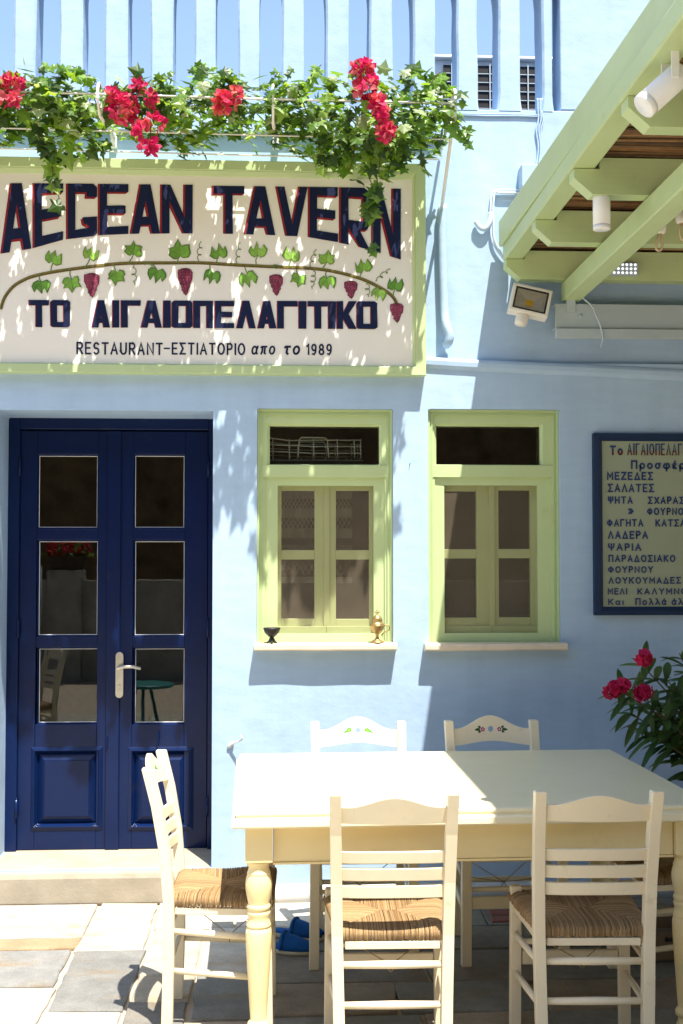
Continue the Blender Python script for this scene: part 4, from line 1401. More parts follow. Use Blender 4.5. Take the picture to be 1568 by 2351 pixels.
TOPE = [(-60, 205), (0, 215), (100, 188), (150, 198), (230, 220), (290, 212), (360, 210), (420, 188), (450, 172), (480, 174), (530, 200), (600, 208), (640, 184), (700, 176), (740, 178), (800, 186), (860, 190), (900, 180), (960, 182), (990, 186), (1010, 222), (1046, 245)]
BOTE = [(-60, 282), (0, 266), (60, 280), (100, 284), (200, 300), (235, 262), (300, 256), (340, 264), (420, 300), (490, 298), (520, 270), (560, 272), (600, 288), (640, 274), (700, 306), (745, 335), (800, 352), (860, 362), (920, 356), (960, 310), (1000, 305), (1040, 285), (1060, 272)]
iv = thing('ivy', 'trailing green ivy spread along the flower rack with strands hanging over the signboard', 'ivy', (0, 0, 0))
lf = MB()
stm = MB()
cnt = 0
YM = -.45
while cnt < 2700:
    px_ = rnd.uniform(-130, 1050)
    t, b_ = interp(TOPE, px_) if px_ > -60 else 185, interp(BOTE, px_) if px_ > -60 else 300
    v = rnd.random()
    py = t + (b_ - t) * v
    if noise.noise((px_ * .016, py * .02, 3.3)) + rnd.uniform(-.4, .4) < -.30: continue
    p = W(px_, py, YM)
    y = -.66 + .62 * rnd.random()
    p = Vector((p.x, y, p.z))
    # lower growth hangs at the front
    upm = .5 - v
    d = Vector((rnd.gauss(0, .8), rnd.gauss(-.25, .6), rnd.gauss(-.45 + upm * .9, .55)))
    if y > -.42 and rnd.random() < .8:
        d = Vector((rnd.gauss(-.25, .35), -1, rnd.gauss(-.15, .3)))
    nrm = Vector((rnd.gauss(.1, .4), -.62 + rnd.gauss(0, .35), .85 + rnd.gauss(0, .4)))
    c = rnd.choice(PALE) if rnd.random() < .10 else mul(rnd.choice(IVC), rnd.uniform(.8, 1.25))
    ivy_leaf(lf, p, d, nrm, rnd.uniform(.024, .066), c)
    cnt += 1
# long bare shoots that stick up or out, and hanging strands
def strand(pts, n, size, Yd, jit=.018, part=None, c=None):
    P = smooth_pts([tuple(W(x, y, Yd)) for x, y in pts], 5)
    stm.tube(P, .0022, 5)
    L = len(P)
    for k in range(n):
        t = rnd.random() ** .9
        q = Vector(P[min(L - 1, int(t * (L - 1)))])
        q += Vector((rnd.uniform(-jit, jit), rnd.uniform(-jit, jit), rnd.uniform(-jit, jit)))
        d = Vector((rnd.gauss(0, .7), rnd.gauss(-.25, .4), rnd.gauss(-.75, .4)))
        nrm = Vector((rnd.gauss(0, .4), -1, .3 + rnd.gauss(0, .3)))
        ivy_leaf(lf, q, d, nrm, size * rnd.uniform(.7, 1.15), mul(rnd.choice(c or IVC), rnd.uniform(.8, 1.2)))
strand([(90, 290), (105, 330), (118, 365), (122, 400), (132, 440), (140, 470)], 22, .062, -.50, .012)
strand([(70, 280), (95, 320), (120, 345), (150, 360)], 14, .058, -.52, .02)
strand([(840, 330), (845, 400), (860, 440), (852, 490), (856, 540), (852, 578)], 20, .05, -.48, .012, None, [(0.10, 0.22, 0.025), (0.15, 0.28, 0.04), (0.07, 0.15, 0.02)])
strand([(850, 360), (866, 410), (858, 460), (846, 500)], 16, .062, -.50, .016)
for k in range(7):
    x = 745 + 30 * k
    strand([(x, 300), (x + rnd.uniform(-15, 15), 340), (x + rnd.uniform(-20, 20), 395)], 16, .055, -.52 + rnd.uniform(-.05, .08), .03)
strand([(960, 300), (968, 350), (975, 385), (992, 405)], 7, .05, -.45, .012)
strand([(1035, 290), (1050, 300), (1060, 318), (1068, 322)], 6, .052, -.60, .014, None, [(0.12, 0.25, 0.03), (0.16, 0.30, 0.05)])
strand([(1040, 270), (1060, 290), (1078, 300)], 5, .05, -.60, .01)
for sp in ([(230, 200), (180, 172), (150, 155), (105, 155)], [(215, 195), (190, 165), (165, 152)], [(700, 190), (722, 165), (738, 148)], [(450, 180), (462, 160), (470, 148)], [(820, 190), (828, 160), (832, 140)], [(505, 190), (515, 170), (522, 162)], [(60, 210), (85, 190), (110, 178)], [(985, 200), (1000, 175), (1012, 165)]):
    strand(sp, 7, .046, -.58, .012, None, [(0.15, 0.30, 0.03), (0.2, 0.36, 0.05), (0.11, 0.24, 0.025)])
for k in range(40):
    x = rnd.uniform(-40, 1020); y = interp(TOPE, x) * .5 + interp(BOTE, x) * .5
    a_ = rnd.uniform(-1, 1)
    stm.tube(smooth_pts([tuple(W(x, y, -.5 + rnd.uniform(-.1, .2))), tuple(W(x + 30 * a_, y + rnd.uniform(-30, 20), -.5)), tuple(W(x + 70 * a_, y + rnd.uniform(-20, 40), -.52))], 4), .0025, 5)
lf.openmesh = True
lf.build('foliage', M['leaf'], iv)
stm.build('stem', M['stem'], iv)

def petal_cluster(mb, c, n, rad, cols, size):
    for k in range(n):
        dirv = Vector((rnd.gauss(0, 1), rnd.gauss(-.6, .8), rnd.gauss(0, 1))).normalized()
        p = Vector(c) + Vector((dirv.x * rad[0], dirv.y * rad[1], dirv.z * rad[2])) * rnd.uniform(.45, 1)
        cc = rnd.choice(cols)
        a0 = rnd.uniform(0, 2 * PI)
        ax = dirv
        t1 = ax.cross(Vector((.2, .3, .9))).normalized(); t2 = ax.cross(t1)
        for j in range(3):
            an = a0 + j * 2 * PI / 3
            d = t1 * math.cos(an) + t2 * math.sin(an)
            s_ = ax.cross(d)
            S = size * rnd.uniform(.8, 1.2)
            pts = [(0, 0, 0), (.40, .35, .10), (.46, .68, .30), (.0, 1.05, .42), (-.46, .68, .30), (-.40, .35, .10), (0, .5, .08)]
            vs = [p + (s_ * u + d * v + ax * (w_ + .25 * v)) * S for u, v, w_ in pts]
            col_ = mul(cc, rnd.uniform(.8, 1.2))
            mb.add(vs, [(6, 0, 1), (6, 1, 2), (6, 2, 3), (6, 3, 4), (6, 4, 5), (6, 5, 0)], 0, False, col_)
BG = [(0.62, 0.020, 0.11), (0.70, 0.045, 0.14), (0.74, 0.11, 0.12), (0.54, 0.012, 0.09), (0.76, 0.17, 0.20)]
for lab, blobs in [
    ('pink red bougainvillea bunch at the left end of the ivy', [(28, 195, 26, 14, 26), (38, 232, 14, 12, 12), (12, 232, 8, 8, 6)]),
    ('large coral and pink bougainvillea bunch beside the left curled bracket', [(282, 248, 40, 32, 60), (265, 222, 14, 12, 12), (322, 205, 14, 14, 10)]),
    ('loose pink bougainvillea spray hanging lowest in front of the signboard top', [(343, 228, 16, 14, 14), (352, 283, 24, 16, 20), (322, 300, 15, 18, 16), (345, 340, 20, 11, 16)]),
    ('small orange coral bougainvillea bunch in the middle of the ivy', [(515, 238, 28, 22, 34), (540, 220, 12, 18, 12)]),
    ('long red bougainvillea spray cascading near the right end of the ivy', [(832, 160, 24, 18, 30), (840, 200, 28, 26, 44), (868, 238, 20, 22, 30), (880, 265, 14, 18, 20), (882, 302, 20, 22, 30)])]:
    x, y = blobs[0][:2]
    c0 = W(x, y, -.62)
    mb = MB()
    sms = []
    for (bx, by, rx, ry, n) in blobs:
        c = W(bx, by, -.64) - c0
        k_ = 4.96 / FPX
        petal_cluster(mb, c, int(n * .72), (rx * k_ * .95, .055, ry * k_ * .95), BG if 'orange' not in lab else [(0.72, 0.08, 0.09), (0.76, 0.16, 0.13), (0.64, 0.035, 0.10)], .026)
        sm = MB(); sm.tube(smooth_pts([(0, .06, .02), tuple(c * .5 + Vector((0, .04, .02))), tuple(c)], 4), .002, 5); sms.append(sm)
    o = thing('bougainvillea', lab, 'flowers', c0, 0, 'bougainvillea bunches in the ivy')
    mb.openmesh = True
    mb.build('blossom', M['petal'], o)
    for sm in sms: sm.build('stem', M['stem'], o)

# ================================================================== TABLE
TZ = .77
tb = thing('dining_table', 'big square cream wooden table with turned legs in front of the windows', 'table', (.640, -1.165, 0), R(1.2))
TW, TD = 1.588, 1.165
a, b_ = TW / 2, TD / 2
mb = MB()
prof = [(0.030, TZ - .052), (0.004, TZ - .052), (0, TZ - .047), (.001, TZ - .028), (.005, TZ - .022), (.016, TZ - .020), (.016, TZ - .014), (.012, TZ - .012), (.013, TZ - .004), (.018, TZ)]
rings = []
for d, z in prof:
    rings.append([(-a + d, -b_ + d, z), (a - d, -b_ + d, z), (a - d, b_ - d, z), (-a + d, b_ - d, z)])
mb.loft(rings)
mb.build('table_top', M['tabletop'], tb, .002)
leg_i = .088
mb = MB()
za, zb_ = TZ - .172, TZ - .0525
t_ = .024
e = leg_i - .035
for (x0, x1, y0, y1) in ((-a + e + .081, a - e - .081, -b_ + e + .012, -b_ + e + .012 + t_), (-a + e + .081, a - e - .081, b_ - e - .012 - t_, b_ - e - .012),
                         (-a + e + .012, -a + e + .012 + t_, -b_ + e + .081, b_ - e - .081), (a - e - .012 - t_, a - e - .012, -b_ + e + .081, b_ - e - .081)):
    mb.box(x0, x1, y0, y1, za, zb_)
    gx = .006
    mb.box(x0 + (0 if x1 - x0 > .1 else -gx), x1 - (0 if x1 - x0 > .1 else -gx), y0 - (gx if x1 - x0 > .1 else 0), y1 + (gx if x1 - x0 > .1 else 0), za - .008, za - .0006)
mb.build('apron', M['table'], tb, .002)
prof = [(.0, .0), (.030, .0), (.034, .012), (.034, .030), (.028, .045), (.024, .060), (.034, .068), (.036, .080), (.032, .088), (.026, .094), (.030, .15), (.036, .25), (.041, .33), (.0425, .375), (.040, .388),
        (.036, .392), (.0405, .398), (.036, .412), (.034, .424), (.037, .432), (.038, .440), (.034, .447), (.038, .453), (.0385, .461), (.034, .468), (.037, .482), (.042, .510), (.0435, .530), (.041, .550), (.037, .562), (.0385, .567), (.036, .572), (.033, .582), (.033, .592), (.037, .598), (.0395, .602), (.0395, .607), (.0, .607)]
for sx_ in (-1, 1):
    for sy_ in (-1, 1):
        mb = MB()
        cx, cy = sx_ * (a - leg_i), sy_ * (b_ - leg_i)
        mb.lathe([(r, z * .988) for r, z in prof], (cx - sx_ * .0, cy, 0), 28)
        mb.box(cx - .044, cx + .044, cy - .044, cy + .044, .601, TZ - .0525)
        mb.build('leg', M['table'], tb, .0015)

# ================================================================== CHAIRS
def post_y(z):
    tab = [(0, -.205), (.25, -.198), (.44, -.198), (.60, -.214), (.75, -.244), (.88, -.282)]
    return interp(tab, z)
def post_x(z):
    return interp([(0, .166), (.44, .176), (.88, .184)], z)
CH = .88
def rail(mb, z0f, z1f, hole=None, thick=.017, bow=.022, xin=0.0, n=28):
    """curved back rail between the posts; z0f/z1f give lower and upper edge along x"""
    zm = .5 * (z0f(0) + z1f(0))
    hx_ = post_x(zm) - .012
    xs_ = [-hx_ + 2 * hx_ * i / n for i in range(n + 1)]
    if hole:
        hz_, hr = hole
        xs_ = sorted(set([round(x, 5) for x in xs_ if abs(x) > hr * 1.05] + [round(hr * math.sin(PI / 2 * k / 6), 5) for k in range(-6, 7)]))
    def yy(x, z): return post_y(z) - bow * (1 - (x / hx_) ** 2)
    def band(lo, hi):
        rings = []
        for x in xs_:
            l, h = lo(x), hi(x)
            rings.append([(x, yy(x, l) + thick / 2, l), (x, yy(x, h) + thick / 2, h), (x, yy(x, h) - thick / 2, h), (x, yy(x, l) - thick / 2, l)])
        return rings
    if not hole:
        mb.loft(band(z0f, z1f))
    else:
        def hh(x): return math.sqrt(max(0, hr * hr - x * x))
        for lo, hi, skip in ((z0f, lambda x: hz_ - hh(x), 1), (lambda x: hz_ + hh(x), z1f, 3)):
            rings = band(lo, hi)
            b = len(mb.v)
            vs = [p for r in rings for p in r]
            fs = []
            for i in range(len(rings) - 1):
                inh = abs(xs_[i]) <= hr + 1e-4 and abs(xs_[i + 1]) <= hr + 1e-4
                for j in range(4):
                    if j == skip and not inh: continue
                    j2 = (j + 1) % 4
                    fs.append((i * 4 + j, i * 4 + j2, i * 4 + 4 + j2, i * 4 + 4 + j))
            fs.append((3, 2, 1, 0)); k = (len(rings) - 1) * 4
            fs.append((k, k + 1, k + 2, k + 3))
            mb.add(vs, fs)
    return yy

def hump(x, w=.15): return .5 * (1 + math.cos(PI * min(1, abs(x) / w)))

FW, RW, SY0, SY1 = .205, .170, -.195, .192     # seat: half width front/rear, rear and front edge
def seat_mesh():
    mb = MB()
    zc = .452
    def surf(x, y):
        # distance to the nearest edge decides height: rolled over the rails, faint valley on the diagonals
        t = (y - SY0) / (SY1 - SY0)
        hw = RW + (FW - RW) * t
        d = min(hw - abs(x), y - SY0, SY1 - y)
        z = zc + .010 * min(1, max(0, d) / .02) - .008 * max(0, min(1, d / .17))
        return z
    cx, cy = 0, .01
    corners = [(-RW, SY0), (RW, SY0), (FW, SY1), (-FW, SY1)]
    mids = [(0, SY0 + .18), (0, SY0 + .18), (0, SY1 - .18), (0, SY1 - .18)]
    ridgeA, ridgeB = (-.03, .005), (.03, .005)
    def side(p0, p1, q0, q1, n):
        """cords cross the rail p0-p1 at right angles and run in to the seam q0-q1"""
        e = (Vector(p1) - Vector(p0))
        L = e.length
        e.normalize()
        nin = Vector((-e.y, e.x))
        if (Vector((0, 0)) - Vector(p0)).dot(nin) < 0: nin = -nin
        for k in range(n):
            t0, t1 = k / n, (k + 1) / n
            tm = (t0 + t1) / 2
            A = Vector(p0) + e * L * tm
            # how far in along nin until the diagonal
            def depth(t):
                P = Vector(p0) + e * L * t
                best = 1.0
                for c, r in ((p0, q0), (p1, q1)):
                    d = Vector(r) - Vector(c)
                    det = nin.x * -d.y + d.x * nin.y
                    w = Vector(c) - P
                    s_ = (w.x * -d.y + d.x * w.y) / det
                    u = (nin.x * w.y - nin.y * w.x) / det
                    if s_ >= -1e-6 and -.01 <= u <= 1.01: best = min(best, s_)
                if best > .9:
                    d = Vector(q1) - Vector(q0)
                    if d.length > 1e-5:
                        det = nin.x * -d.y + d.x * nin.y
                        w = Vector(q0) - P
                        best = (w.x * -d.y + d.x * w.y) / det
                    else: best = .18
                return max(.004, best)
            D = depth(tm)
            wv = L / n
            j = rnd.uniform(-.0012, .0012)
            rows_ = [(-.002, -.030 + rnd.uniform(-.004, .003)), (-.008, -.016), (-.006, -.004), (.002, 0)] + [(D * f_, 0) for f_ in (.22, .5, .78, 1.0)]
            if D < .012: rows_ = rows_[:4] + [(D, 0)]
            vs = []
            for (d_, dz) in rows_:
                for s_ in (-.5, 0, .5):
                    P = A + e * (s_ * wv * 1.04 + j) + nin * d_
                    z = surf(P.x, P.y) + dz + (.0026 if s_ == 0 else -.0010) - (.0 if d_ < D - .001 else .003)
                    if dz < 0: 
                        Q = P - nin * (.0028 if s_ == 0 else 0)
                        vs.append((Q.x, Q.y, z - (.0026 if s_ == 0 else 0)))
                    else: vs.append((P.x, P.y, z))
            fs = []
            for r_ in range(len(rows_) - 1):
                for s_ in range(2):
                    i = r_ * 3 + s_
                    fs.append((i, i + 1, i + 4, i + 3))
            c = rnd.choice([(0.33, 0.215, 0.105), (0.31, 0.20, 0.095), (0.36, 0.245, 0.125), (0.28, 0.175, 0.08), (0.34, 0.23, 0.12), (0.23, 0.14, 0.065)])
            mb.add(vs, fs, 0, True, mul(c, rnd.uniform(.85, 1.15)))
    c = corners
    side(c[3], c[2], ridgeA, ridgeB, 84)
    side(c[0], c[1], ridgeA, ridgeB, 70)
    side(c[0], c[3], ridgeA, ridgeA, 78)
    side(c[1], c[2], ridgeB, ridgeB, 78)
    # padding under the cords
    mb.add([(-RW, SY0, zc - .012), (RW, SY0, zc - .012), (FW, SY1, zc - .012), (-FW, SY1, zc - .012)], [(0, 1, 2, 3)], 0, False, (0.2, 0.13, 0.06))
    mb.openmesh = True
    return mb

def flower_on_rail(parent, yy, z, kind):
    """little painted motif either side of the hole in the top rail, laid on its curved face"""
    mb = MB()
    def at(x, zz, lift): return (x, yy(x, zz) + .0085 + lift, zz)
    def blob(cx, cz, rx, rz, ang, c, lift, tip=True):
        n = 12
        vs = []
        for k in range(n):
            t = 2 * PI * k / n
            u, v = rx * math.cos(t), rz * math.sin(t) * (1 - .55 * (math.cos(t) if tip else 0))
            vs.append(at(cx + u * math.cos(ang) - v * math.sin(ang), cz + u * math.sin(ang) + v * math.cos(ang), lift))
        mb.add(vs, [tuple(range(n))], 0, False, c)
    for s_ in (-1, 1):
        if kind == 'leaf':
            G1 = (0.015, 0.36, 0.04)
            ang = R(-28) if s_ > 0 else R(180 + 28)
            blob(s_ * .040, z + .002, .013, .008, ang, G1, .0006)
            blob(s_ * .052, z - .004, .014, .0035, R(-25) if s_ > 0 else R(205), G1, .0010)
            blob(s_ * .040, z + .001, .009, .0025, ang, (0.35, 0.65, 0.05), .0014)
        else:
            for k in range(5):
                t = 2 * PI * k / 5 + .3
                blob(s_ * .036 + .0055 * math.cos(t), z + .0055 * math.sin(t), .0042, .0042, 0, (0.46, 0.07, 0.19), .0008 + .0001 * k, False)
            blob(s_ * .036, z, .0032, .0032, 0, (0.80, 0.60, 0.62), .0016, False)
            D_ = (0.02, 0.09, 0.02)
            blob(s_ * .060, z - .001, .012, .0055, R(-5) if s_ > 0 else R(185), D_, .0007)
            blob(s_ * .051, z + .010, .007, .0042, R(35) if s_ > 0 else R(145), D_, .0009)
            blob(s_ * .051, z - .010, .007, .0042, R(-35) if s_ > 0 else R(215), D_, .0011)
    mb.openmesh = True
    mb.build('painted_motif', M['flower_paint'], parent)

SEAT = None
def make_chair(label, loc, rz, fancy=None, narrow=None):
    global SEAT
    t = thing('taverna_chair', label, 'chair', loc, rz, 'cream rush seated chairs round the table')
    for s_ in (-1, 1):
        mb = MB()
        zz = [0, .12, .25, .36, .44, .52, .60, .68, .75, .82, CH - .004, CH]
        mb.rects([(s_ * post_x(z), post_y(z), z, 1.0 if z < CH - .001 else .86) for z in zz], .036, .042)
        mb.build('rear_post', M['cream'], t, .005, None, 3)
        mb = MB()
        mb.rects([(s_ * (FW - .016 + .004 * (1 - z / .46)), SY1 - .018 + .006 * (1 - z / .46), z, 1 if z < .475 else .9) for z in (0, .2, .4, .474, .478)], .038, .038)
        mb.build('front_leg', M['cream'], t, .004, None, 3)
    so_ = seat_mesh() if SEAT is None else None
    if so_:
        o = so_.build('seat', M['rush'], t); SEAT = o.data
    else:
        o = bpy.data.objects.new('seat', SEAT); col.objects.link(o); o.parent = t
    mb = MB()
    # thin slats under the rush, flush between legs
    mb.box(-FW + .035, FW - .035, SY1 - .030, SY1 - .012, .395, .418)
    mb.box(-RW + .02, RW - .02, SY0 - .006, SY0 + .010, .395, .418)
    for s_ in (-1, 1):
        x0, x1 = s_ * (RW - .002), s_ * (FW - .014)
        mb.loft([[(x0 - .008, SY0 + .02, .395), (x0 + .008, SY0 + .02, .395), (x0 + .008, SY0 + .02, .418), (x0 - .008, SY0 + .02, .418)],
                 [(x1 - .008, SY1 - .036, .395), (x1 + .008, SY1 - .036, .395), (x1 + .008, SY1 - .036, .418), (x1 - .008, SY1 - .036, .418)]])
    mb.build('seat_rail', M['cream'], t, .002)
    for z in (.325, .195):
        for s_ in (-1, 1):
            mb = MB(); mb.tube([(s_ * post_x(z), post_y(z) + .01, z + .015), (s_ * (post_x(z) + .013), 0, z + .006), (s_ * (FW - .013), SY1 - .024, z - .006)], [.0095, .0115, .0095], 10)
            mb.build('rung', M['cream'], t)
    for z in (.348, .228):
        mb = MB(); mb.tube([(-post_x(z) + .01, post_y(z), z), (0, post_y(z), z), (post_x(z) - .01, post_y(z), z)], [.0105, .0125, .0105], 12)
        mb.build('rung', M['cream'], t)
    mb = MB(); mb.box(-FW + .036, FW - .036, SY1 - .026, SY1 - .010, .215, .262); mb.build('front_stretcher', M['cream'], t, .003)
    mb = MB(); mb.tube([(-FW + .03, SY1 - .018, .29), (0, SY1 - .018, .29), (FW - .03, SY1 - .018, .29)], [.009, .011, .009], 10); mb.build('rung', M['cream'], t)
    mb = MB()
    kx, ky, kz = .01, .02, .275
    for s_ in (-1, 1):
        mb.tube([(s_ * post_x(.33), post_y(.33) + .02, .345), (kx, ky, kz)], .0016, 6)
        mb.tube([(s_ * (FW - .03), SY1 - .03, .335), (kx, ky, kz)], .0016, 6)
    mb.tube([(kx + .008 * math.cos(2 * PI * k / 12), ky, kz - .012 + .010 * math.sin(2 * PI * k / 12)) for k in range(12)], .0018, 6, 0, False, True)
    mb.build('wire_brace', M['brass'], t)
    mb = MB()
    if fancy:
        yy = rail(mb, lambda x: .778 + .016 * hump(x, .175), lambda x: .845 + .052 * hump(x), (.842, .0125))
    else:
        yy = rail(mb, lambda x: .786, lambda x: .838 + .032 * hump(x))
    o = mb.build('top_rail', M['cream'], t, .0025 if not fancy else 0)
    if fancy: flower_on_rail(t, yy, .842, fancy)
    for z0, z1 in ((.660, .698), (.606, .646), (.553, .592)):
        mb = MB(); rail(mb, lambda x: z0 + .004 * hump(x, .2), lambda x: z1 + .003 * hump(x, .2), None, .015)
        mb.build('back_slat', M['cream'], t, .003)
    if narrow: t.scale = narrow
    return t

make_chair('cream chair with a green leaf painted rail standing side on before the navy door', (-.177, -1.385, 0), R(-90 - 1.5), 'leaf', (1, .87, 1))
make_chair('cream chair behind the table under the first window, green leaves on its rail', (.343, -.765, 0), R(180 - 1), 'leaf')
make_chair('cream chair behind the table under the second window, pink flowers on its rail', (.925, -.755, 0), R(180 + 1), 'flower')
make_chair('cream chair seen from behind at the front of the table, partly in sun', (.358, -1.745, 0), R(-1.5), None, (.955, 1, 1))
make_chair('cream chair seen from behind in full shade at the front of the table', (.978, -1.745, 0), R(-2.5), None, (.955, 1, 1))
make_chair('cream chair mostly cut by the right edge, its seat pushed under the table', (1.485, -1.17, 0), R(90 + 3), None)

# ================================================================== THINGS ON THE SILL, BEHIND THE GLASS
ib = thing('incense_bowl', 'small black iron footed bowl on the left end of the window sill', 'bowl', W(624, 1478, -.035))
ib.location.z = WIN[0][2] + .003
mb = MB()
mb.lathe([(.012, .030), (.022, .038), (.033, .050), (.0385, .064), (.040, .072), (.0375, .072), (.034, .062), (.02, .048), (.0, .044)], (0, 0, 0), 20)
mb.build('bowl', M['iron'], ib)
mb = MB()
mb.lathe([(.0, .040), (.012, .034), (.008, .024), (.013, .012), (.014, .006), (.0, .006)], (0, 0, 0), 16)
for k in range(3):
    an = -PI / 2 + k * 2 * PI / 3
    mb.tube([(.006 * math.cos(an), .006 * math.sin(an), .026), (.014 * math.cos(an), .014 * math.sin(an), .010), (.026 * math.cos(an), .026 * math.sin(an), .002)], [.005, .005, .003], 8)
mb.build('foot', M['iron'], ib)
cs = thing('brass_censer', 'brass hand censer with a domed lid and cross at the right end of the sill', 'censer', W(866, 1478, -.03))
cs.location.z = WIN[0][2] + .003
mb = MB()
mb.lathe([(.0, .0), (.032, .0), (.033, .004), (.024, .010), (.010, .018), (.007, .028), (.008, .040), (.018, .048), (.029, .062), (.032, .076), (.036, .080), (.034, .083), (.0, .083)], (0, 0, 0), 24)
mb.build('cup', M['brass'], cs)
mb = MB()
mb.lathe([(.034, .0834), (.034, .087), (.028, .091), (.025, .098), (.024, .104), (.026, .106), (.019, .120), (.008, .128), (.004, .134), (.0, .134)], (0, 0, 0), 24)
mb.tube([(0, 0, .132), (0, 0, .150)], .003, 8)
mb.tube([(-.009, 0, .142), (.009, 0, .142)], .003, 8)
for dx, dz in ((-.009, .142), (.009, .142), (0, .151)):
    mb.lathe([(.0, -.004), (.004, 0), (.0, .004)], (dx, 0, dz), 8)
mb.build('lid', M['brass'], cs)
mb = MB()
mb.tube(smooth_pts([(.034, 0, .078), (.046, 0, .082), (.056, 0, .074), (.056, 0, .062), (.046, 0, .054), (.030, 0, .046), (.022, 0, .036), (.026, 0, .030)], 4), .003, 8)
mb.build('handle', M['brass'], cs)

dk = thing('dish_rack', 'white wire dish rack seen through the top pane of the left window', 'dish rack', (0, .16, 0))
mb = MB()
def wz(z_, y_): p = W(548.5 + .2875 * z_, 910.8 + .2875 * y_, .16); return Vector((p.x, 0, p.z))
for dy in (0, .22):
    D3 = Vector((0, dy, 0))
    for (ya, ybb) in ((332, 347), (383, 398), (437, 452)):
        mb.tube([wz(225, ya - 4) + D3, wz(265, ya) + D3, wz(400, ya + 18 if ya < 340 else ya + 6) + D3, wz(600, ybb) + D3, wz(980, ybb) + D3], .0030, 6)
    for xx_ in (270, 402, 595, 785, 920, 970):
        mb.tube([wz(xx_, 338) + D3, wz(xx_ + 3, 490) + D3], .0030, 6)
    mb.tube([wz(470, 490) + D3, wz(482, 345) + D3, wz(500, 325) + D3, wz(690, 328) + D3, wz(706, 348) + D3, wz(716, 490) + D3], .0042, 6)
for xx_ in (270, 402, 500, 595, 690, 785, 860, 970):
    mb.tube([wz(xx_, 492), wz(xx_, 492) + Vector((0, .22, 0))], .002, 6)
mb.build('wire_basket', M['white'], dk)
q0, q1 = wz(225, 510), wz(995, 485)
mb = MB(); mb.box(q0.x - .12, q1.x, -.01, .24, q0.z, q0.z + .004); mb.build('shelf_sheet', M['steel_blue'], dk, .001)

lc = thing('lace_curtain', 'cream lace curtain with lattice bands hanging inside the left window', 'curtain', (0, .19, 0))
c0 = R4(548.5 + .2875 * 318, 910.8 + .2875 * 745, 548.5 + .2875 * 905, 910.8 + .2875 * 1500, .19)
mb = MB(); th = MB()
solid = [(745, 815), (890, 965), (1050, 1130), (1185, 1300), (1440, 1490)]
latt = [(815, 890), (965, 1050), (1310, 1420)]
def zpx(y): return W(600, 910.8 + .2875 * y, .19).z
for a1, a2 in solid:
    n = 24
    vs = []
    for i in range(n + 1):
        x = c0[0] + (c0[2] - c0[0]) * i / n
        y = .006 * math.sin(i * 1.3)
        vs += [(x, y, zpx(a2)), (x, y, zpx(a1))]
    mb.add(vs, [(2 * i, 2 * i + 2, 2 * i + 3, 2 * i + 1) for i in range(n)], 0, True)
for a1, a2 in latt:
    z0_, z1_ = zpx(a2), zpx(a1)
    h = z1_ - z0_
    x = c0[0]
    while x < c0[2] - h * .5:
        th.tube([(x, 0, z0_), (x + h * .62, 0, z1_)], .0012, 4)
        th.tube([(x, 0, z1_), (x + h * .62, 0, z0_)], .0012, 4)
        x += h * .42
mb.openmesh = True
mb.build('lace_band', M['lace'], lc); th.build('lattice_thread', M['lace_thread'], lc)

# ================================================================== FLOOR THINGS
def slipper(label, x, y, rz, sc=1.0):
    o = thing('slipper', label, 'slipper', (x, y, 0), rz, 'pair of blue slippers under the table')
    out = []
    for k in range(28):
        t = 2 * PI * k / 28
        u = math.cos(t); v = math.sin(t)
        wd = .046 * (1 + .14 * u) - (.006 if -.5 < u < .1 else 0)
        out.append((u * .132, v * wd))
    mb = MB()
    mb.loft([[(a_ * .97, b2 * .95, .001) for a_, b2 in out], [(a_ * 1.01, b2 * 1.03, .008) for a_, b2 in out], [(a_ * 1.01, b2 * 1.03, .016) for a_, b2 in out], [(a_ * .96, b2 * .96, .019) for a_, b2 in out]], 0, True)
    mb.build('sole', M['sole'], o)
    mb = MB()
    n, k = 14, 12
    rings = []
    for i in range(n + 1):
        u = -.005 + .135 * i / n
        wd = .047 * math.sqrt(max(.02, 1 - (max(0, u - .02) / .118) ** 2.4))
        hgt = .060 * (1 - .50 * (i / n) ** 1.5) * (1 if i < n else .6)
        hgt = max(.018, hgt - .010 * (i / n))
        rings.append([(u, wd * math.cos(PI * j / k), .0185 + (hgt - .0) * math.sin(PI * j / k) ** .75) for j in range(k + 1)])
    vs = [p for r in rings for p in r]
    fs = [(i * (k + 1) + j, i * (k + 1) + j + 1, (i + 1) * (k + 1) + j + 1, (i + 1) * (k + 1) + j) for i in range(n) for j in range(k)]
    mb.add(vs, fs, 0, True)
    mb.openmesh = True
    up_ = mb.build('upper', M['felt'], o)
    s_ = up_.modifiers.new('thickness', 'SOLIDIFY'); s_.thickness = .005; s_.offset = -1
    mb = MB()
    mb.loft([[(a_ * .93 - .002, b2 * .90, .0195) for a_, b2 in out], [(a_ * .92 - .002, b2 * .88, .024) for a_, b2 in out]], 0, True)
    mb.build('insole', M['felt'], o)
    mb = MB()
    mb.tube([(.0 + .004, .0475 * math.cos(PI * j / 12), .020 + .060 * math.sin(PI * j / 12) ** .75) for j in range(13)], .006, 8)
    mb.build('cuff', M['felt'], o)
    return o
p = G(650, 2185, 0)
slipper('nearer blue felt slipper with a cream sole under the table', p.x, p.y + .0, R(-18))
p = G(676, 2152, 0)
slipper('farther blue felt slipper of the pair, half hidden by a chair leg', p.x, p.y + .0, R(-24))

